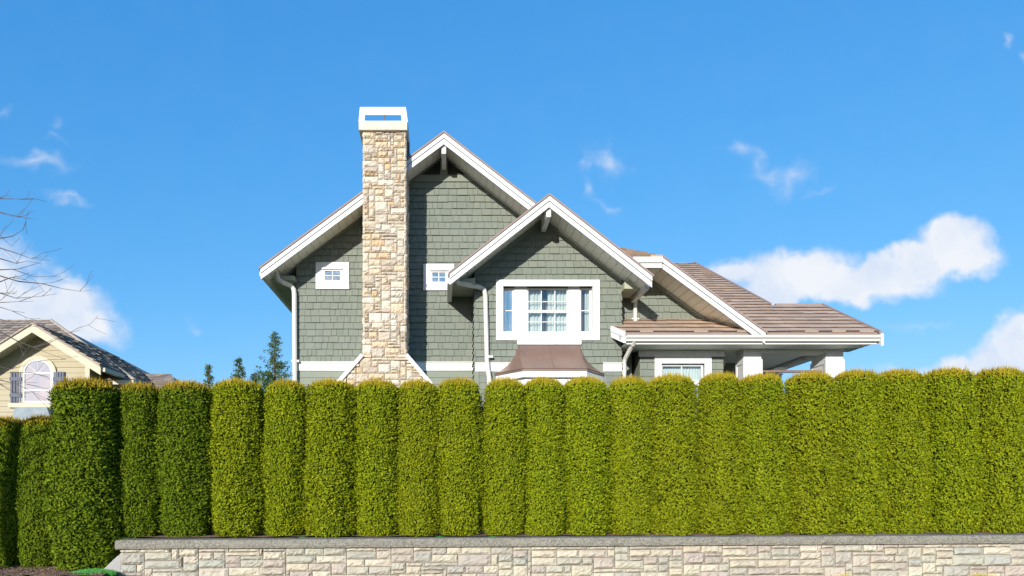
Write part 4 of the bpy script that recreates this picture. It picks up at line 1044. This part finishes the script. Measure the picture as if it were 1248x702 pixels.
PN(MB().box(nxe-.02, nxe+.12, YNR+.1, YE2+.6, nze-.22, nze-.08), 'gutter', M['ytrim'])
# corner board
PN(MB().box(nx1-.14, nx1+.03, YN-.05, YN+.1, GZ, zn(nx1)-.2), 'corner_board', M['ytrim'])
# arched window with shutters
wx0, wx1 = X(29, YN), X(65.5, YN); wz0, wz1, wzs = Z(491, YN), Z(438, YN), Z(455, YN); wc = (wx0+wx1)/2; wrad = (wx1-wx0)/2
def arch(r0, zlow_, inner_r=None, n_=20, k_=None):
    k_ = (wz1-wzs)/wrad
    return [(wc-r0, zlow_)]+[(wc-r0*math.cos(math.pi*i/n_), wzs+r0*k_*math.sin(math.pi*i/n_)) for i in range(n_+1)]+[(wc+r0, zlow_)]
def arch_ring(ro, ri, y0, y1, zo, zi):
    a, b = arch(ro, zo), arch(ri, zi); mb = MB(); n_ = len(a)
    p = [(x_, y0, z_) for x_, z_ in a]+[(x_, y0, z_) for x_, z_ in b]+[(x_, y1, z_) for x_, z_ in a]+[(x_, y1, z_) for x_, z_ in b]
    f = []
    for i in range(n_-1): f += [(i, i+1, n_+i+1, n_+i), (2*n_+i, 3*n_+i, 3*n_+i+1, 2*n_+i+1), (i, 2*n_+i, 2*n_+i+1, i+1), (n_+i, n_+i+1, 3*n_+i+1, 3*n_+i)]
    mb.poly(p, f); return mb
aw = PN(arch_ring(wrad+.13, wrad, YN-.09, YN-.0, wz0, wz0), 'window', M['ytrim'])
PN(arch_ring(wrad, wrad-.07, YN-.075, YN-.0, wz0, wz0), 'frame', M['white'], aw)
fr_ = MB()
for zz in (wz0+.03, wz0+(wzs-wz0)*.42, wzs+.0): PN(MB().box(wx0+.06, wx1-.06, YN-.07, YN-.03, zz-.03, zz+.03), 'sash_rail', M['white'], aw)
for a in (40, 90, 140): 
    c_, s__ = math.cos(R(a)), math.sin(R(a)); PN(MB().tube([(wc, YN-.05, wzs), (wc+c_*(wrad-.05), YN-.05, wzs+s__*(wz1-wzs-.05))], .014, 4), 'muntin', M['white'], aw)

ap = arch(wrad-.05, wz0)
gp2 = MB(); gp2.poly([(x_, YN-.05, z_) for x_, z_ in ap], [tuple(range(len(ap)))]); PN(gp2, 'pane', M['glass_refl'], aw, fix=False)
gp2 = MB(); gp2.poly([(x_, YN-.036, z_) for x_, z_ in ap], [tuple(range(len(ap)))]); PN(gp2, 'blind', M['blind'], aw, fix=False)
for a, b in ((14, 28.5), (66.5, 80)):
    x0_, x1_ = X(a, YN), X(b, YN); s3 = MB(); zt3 = wzs+.05
    s3.box(x0_, x1_, YN-.07, YN-.03, wz0, zt3)
    nb = 4; wv = (x1_-x0_)/nb
    for i in range(nb): s3.box(x0_+i*wv+.02, x0_+(i+1)*wv-.02, YN-.10, YN-.071, wz0+.02, zt3-.02)
    for zz in (wz0+.2, zt3-.35): s3.box(x0_, x1_, YN-.125, YN-.101, zz, zz+.14)
    PN(s3, 'shutter', M['shutter'])
PN(MB().box(X(12, YN), X(82, YN), YN-.12, YN-.03, Z(497, YN), Z(491.5, YN)), 'window_sill', M['ytrim'])
PN(MB().prism([(X(22, YN), Z(520, YN)), (X(74, YN), Z(520, YN)), (X(66, YN), Z(498, YN)), (X(28, YN), Z(498, YN))], YN-.5, YN-.03), 'lower_bay', M['blind'])

# garage-like low roof further right
GN = empty('outbuilding', (X(180, 30), 30, 2.4)); tag(GN, 'low grey-tiled roof just above the hedge right of the yellow house', 'outbuilding')
GI = Matrix.Translation(-Vector(GN.location))
def PG(mb, name, m, **k):
    o_ = mb.build(name, m, None, **k); o_.data.transform(GI); o_.parent = GN; return o_
ga, gb = P(220, 476, 29), P(209, 457, 31.5); kq = (gb.z-ga.z)/2.5; s4 = math.hypot(1, kq); gl_ = X(120, 29)
tl = MB(); courses(tl, (0, 29, ga.z), (1, 0, 0), (0, 1/s4, kq/s4), (0, -kq/s4, 1/s4), ccw([(gl_, 0), (ga.x, 0), (gb.x, 2.5*s4), (gl_, 2.5*s4)]), .3, (.25, .45), .05, 95, under=.03, gap=.01)
PG(tl, 'roof_shakes', M['greytile'], fix=False)
q = MB(); q.poly([(gl_, 29.02, ga.z-.03), (ga.x-.02, 29.02, ga.z-.03), (gb.x-.02, 31.5, gb.z-.03), (gl_, 31.5, gb.z-.03), (gl_, 34, ga.z-.03), (ga.x-.02, 34, ga.z-.03)], [(0,1,2,3),(3,2,5,4),(1,5,2),(0,4,5,1)])
PG(q, 'roof', M['greytile'])
PG(MB().box(gl_+.3, ga.x-.4, 29.4, 33.7, GZ, ga.z-.04), 'wall', M['yellow_siding'])

# ------------------------------------------------------------------ bare tree at the left edge
BT = empty('bare_tree', (X(-190, 9.6), 9.6, 0)); tag(BT, 'leafless tree whose thin bare twigs reach in from the left edge', 'tree')
bl_ = Vector(BT.location)
tr = MB(); T0 = [(0,0,-.1),(.03,.02,1.0),(-.02,0,2.2),(.05,0,3.4),(0,.03,4.6),(.06,0,5.8)]
tr.tube(T0, [.13,.11,.095,.075,.05,.02], 10); tr.build('trunk', M['bark'], BT)
br = MB(); rb = random.Random(8)
LN = [ [(-4,242),(23,242.5),(41,242)], [(-4,257.5),(20,263.5),(41,267)], [(-4,291),(15,288),(28,280),(32,271)],
 [(-4,301),(20,308.5),(38,315),(61,317.5)], [(-4,314),(20,321),(34,318),(52,322)], [(-4,329),(23,327.7),(46,321),(58,311)],
 [(-4,335),(23,343),(51,345.6),(77,352),(97,355),(112,354)], [(15,328),(41,337),(74,336.7)], [(-4,356),(20,363.5),(51,361),(69,358)],
 [(-4,369),(23,367.5),(41,367)], [(-4,373),(15,379),(30,381)], [(-4,402),(20,415),(40,423),(60,431),(80,438)], [(-4,400),(12,399)],
 [(40,423),(60,418),(95,400),(110,395),(120,384)], [(-4,462),(20,468),(40,478),(64,490)], [(-4,388),(14,393),(40,390)],
 [(12,454),(40,454),(62,463)], [(32,468),(50,472),(68,478)], [(46,440),(66,438),(80,438)], [(-4,466),(16,478),(32,484)], [(-4,446),(14,450),(34,444)], [(-4,283),(14,300),(24,290)], [(-4,345),(14,338),(30,341),(40,334)]]
def grow(pts, r0, depth):
    n_ = len(pts); br.tube(pts, [max(r0*(1-.8*i/(n_-1)), .0022) for i in range(n_)], 5)
    if depth <= 0: return
    for i in range(1, n_):
        for _ in range(2 if depth > 1 else 1):
            if rb.random() < .75:
                a = pts[i-1].lerp(pts[i], rb.random()); d = (pts[i]-pts[i-1]).normalized()
                d = (d+Vector((rb.gauss(0,.4), rb.gauss(0,.5), rb.gauss(.1,.5)))).normalized(); L_ = rb.uniform(.1, .35)*(1 if depth == 1 else 1.4)
                mid = a+d*L_*.5+Vector((0,0,rb.uniform(-.02,.03))); grow([a, mid, a+d*L_+Vector((0,0,rb.uniform(-.02,.05)))], r0*.5, depth-1)
for i, ln in enumerate(LN):
    Yb = 9.6+rb.uniform(-.5, .5); pts = [P(a, b, Yb+.1*j)-bl_ for j, (a, b) in enumerate(ln)]
    if ln[0][0] <= -4:
        hz = min(max(pts[0].z-rb.uniform(.3, .9), 1.2), 5.4)
        st0 = Vector((.02, 0, hz)); md = st0.lerp(pts[0], .55)+Vector((0, 0, .12)); md2 = st0.lerp(pts[0], .25)+Vector((0, 0, .1))
        pre = [st0, md2, md]; allp = pre+pts; n_ = len(allp)
        br.tube(allp, [max(.020*(1-i_/(n_-1))**1.2, .0024) for i_ in range(n_)], 6)
        for i_ in range(3, n_-1): 
            if rb.random() < .55:
                a = allp[i_]; d = (allp[i_+1]-a).normalized()+Vector((rb.gauss(0,.3), rb.gauss(0,.3), rb.gauss(.1,.45))); L_ = rb.uniform(.1, .3)
                grow([a, a+d*L_*.5, a+d*L_+Vector((0,0,.03))], .0045, 1)
    else: grow(pts, .005, 1)
# upper boughs outside the picture
for i in range(14):
    a = rb.uniform(0, 6.28) if i > 3 else 3.1; z_ = rb.uniform(2.2, 5.6); st0 = Vector((.02, 0, z_)); L_ = rb.uniform(.8, 1.5)*(1.2 if abs(a-3.14) < 1.4 else .6)
    d = Vector((math.cos(a), math.sin(a)*.9, rb.uniform(.2, .6))).normalized()
    if d.x > .3: d.x = -d.x
    grow([st0, st0+d*L_*.4, st0+d*L_*.75+Vector((0,0,.1)), st0+d*L_+Vector((0,0,.2))], .025, 2)
br.build('branches', M['twig'], BT, fix=False)

# ------------------------------------------------------------------ render extras
SC.cycles.max_bounces = 8; SC.cycles.transparent_max_bounces = 12
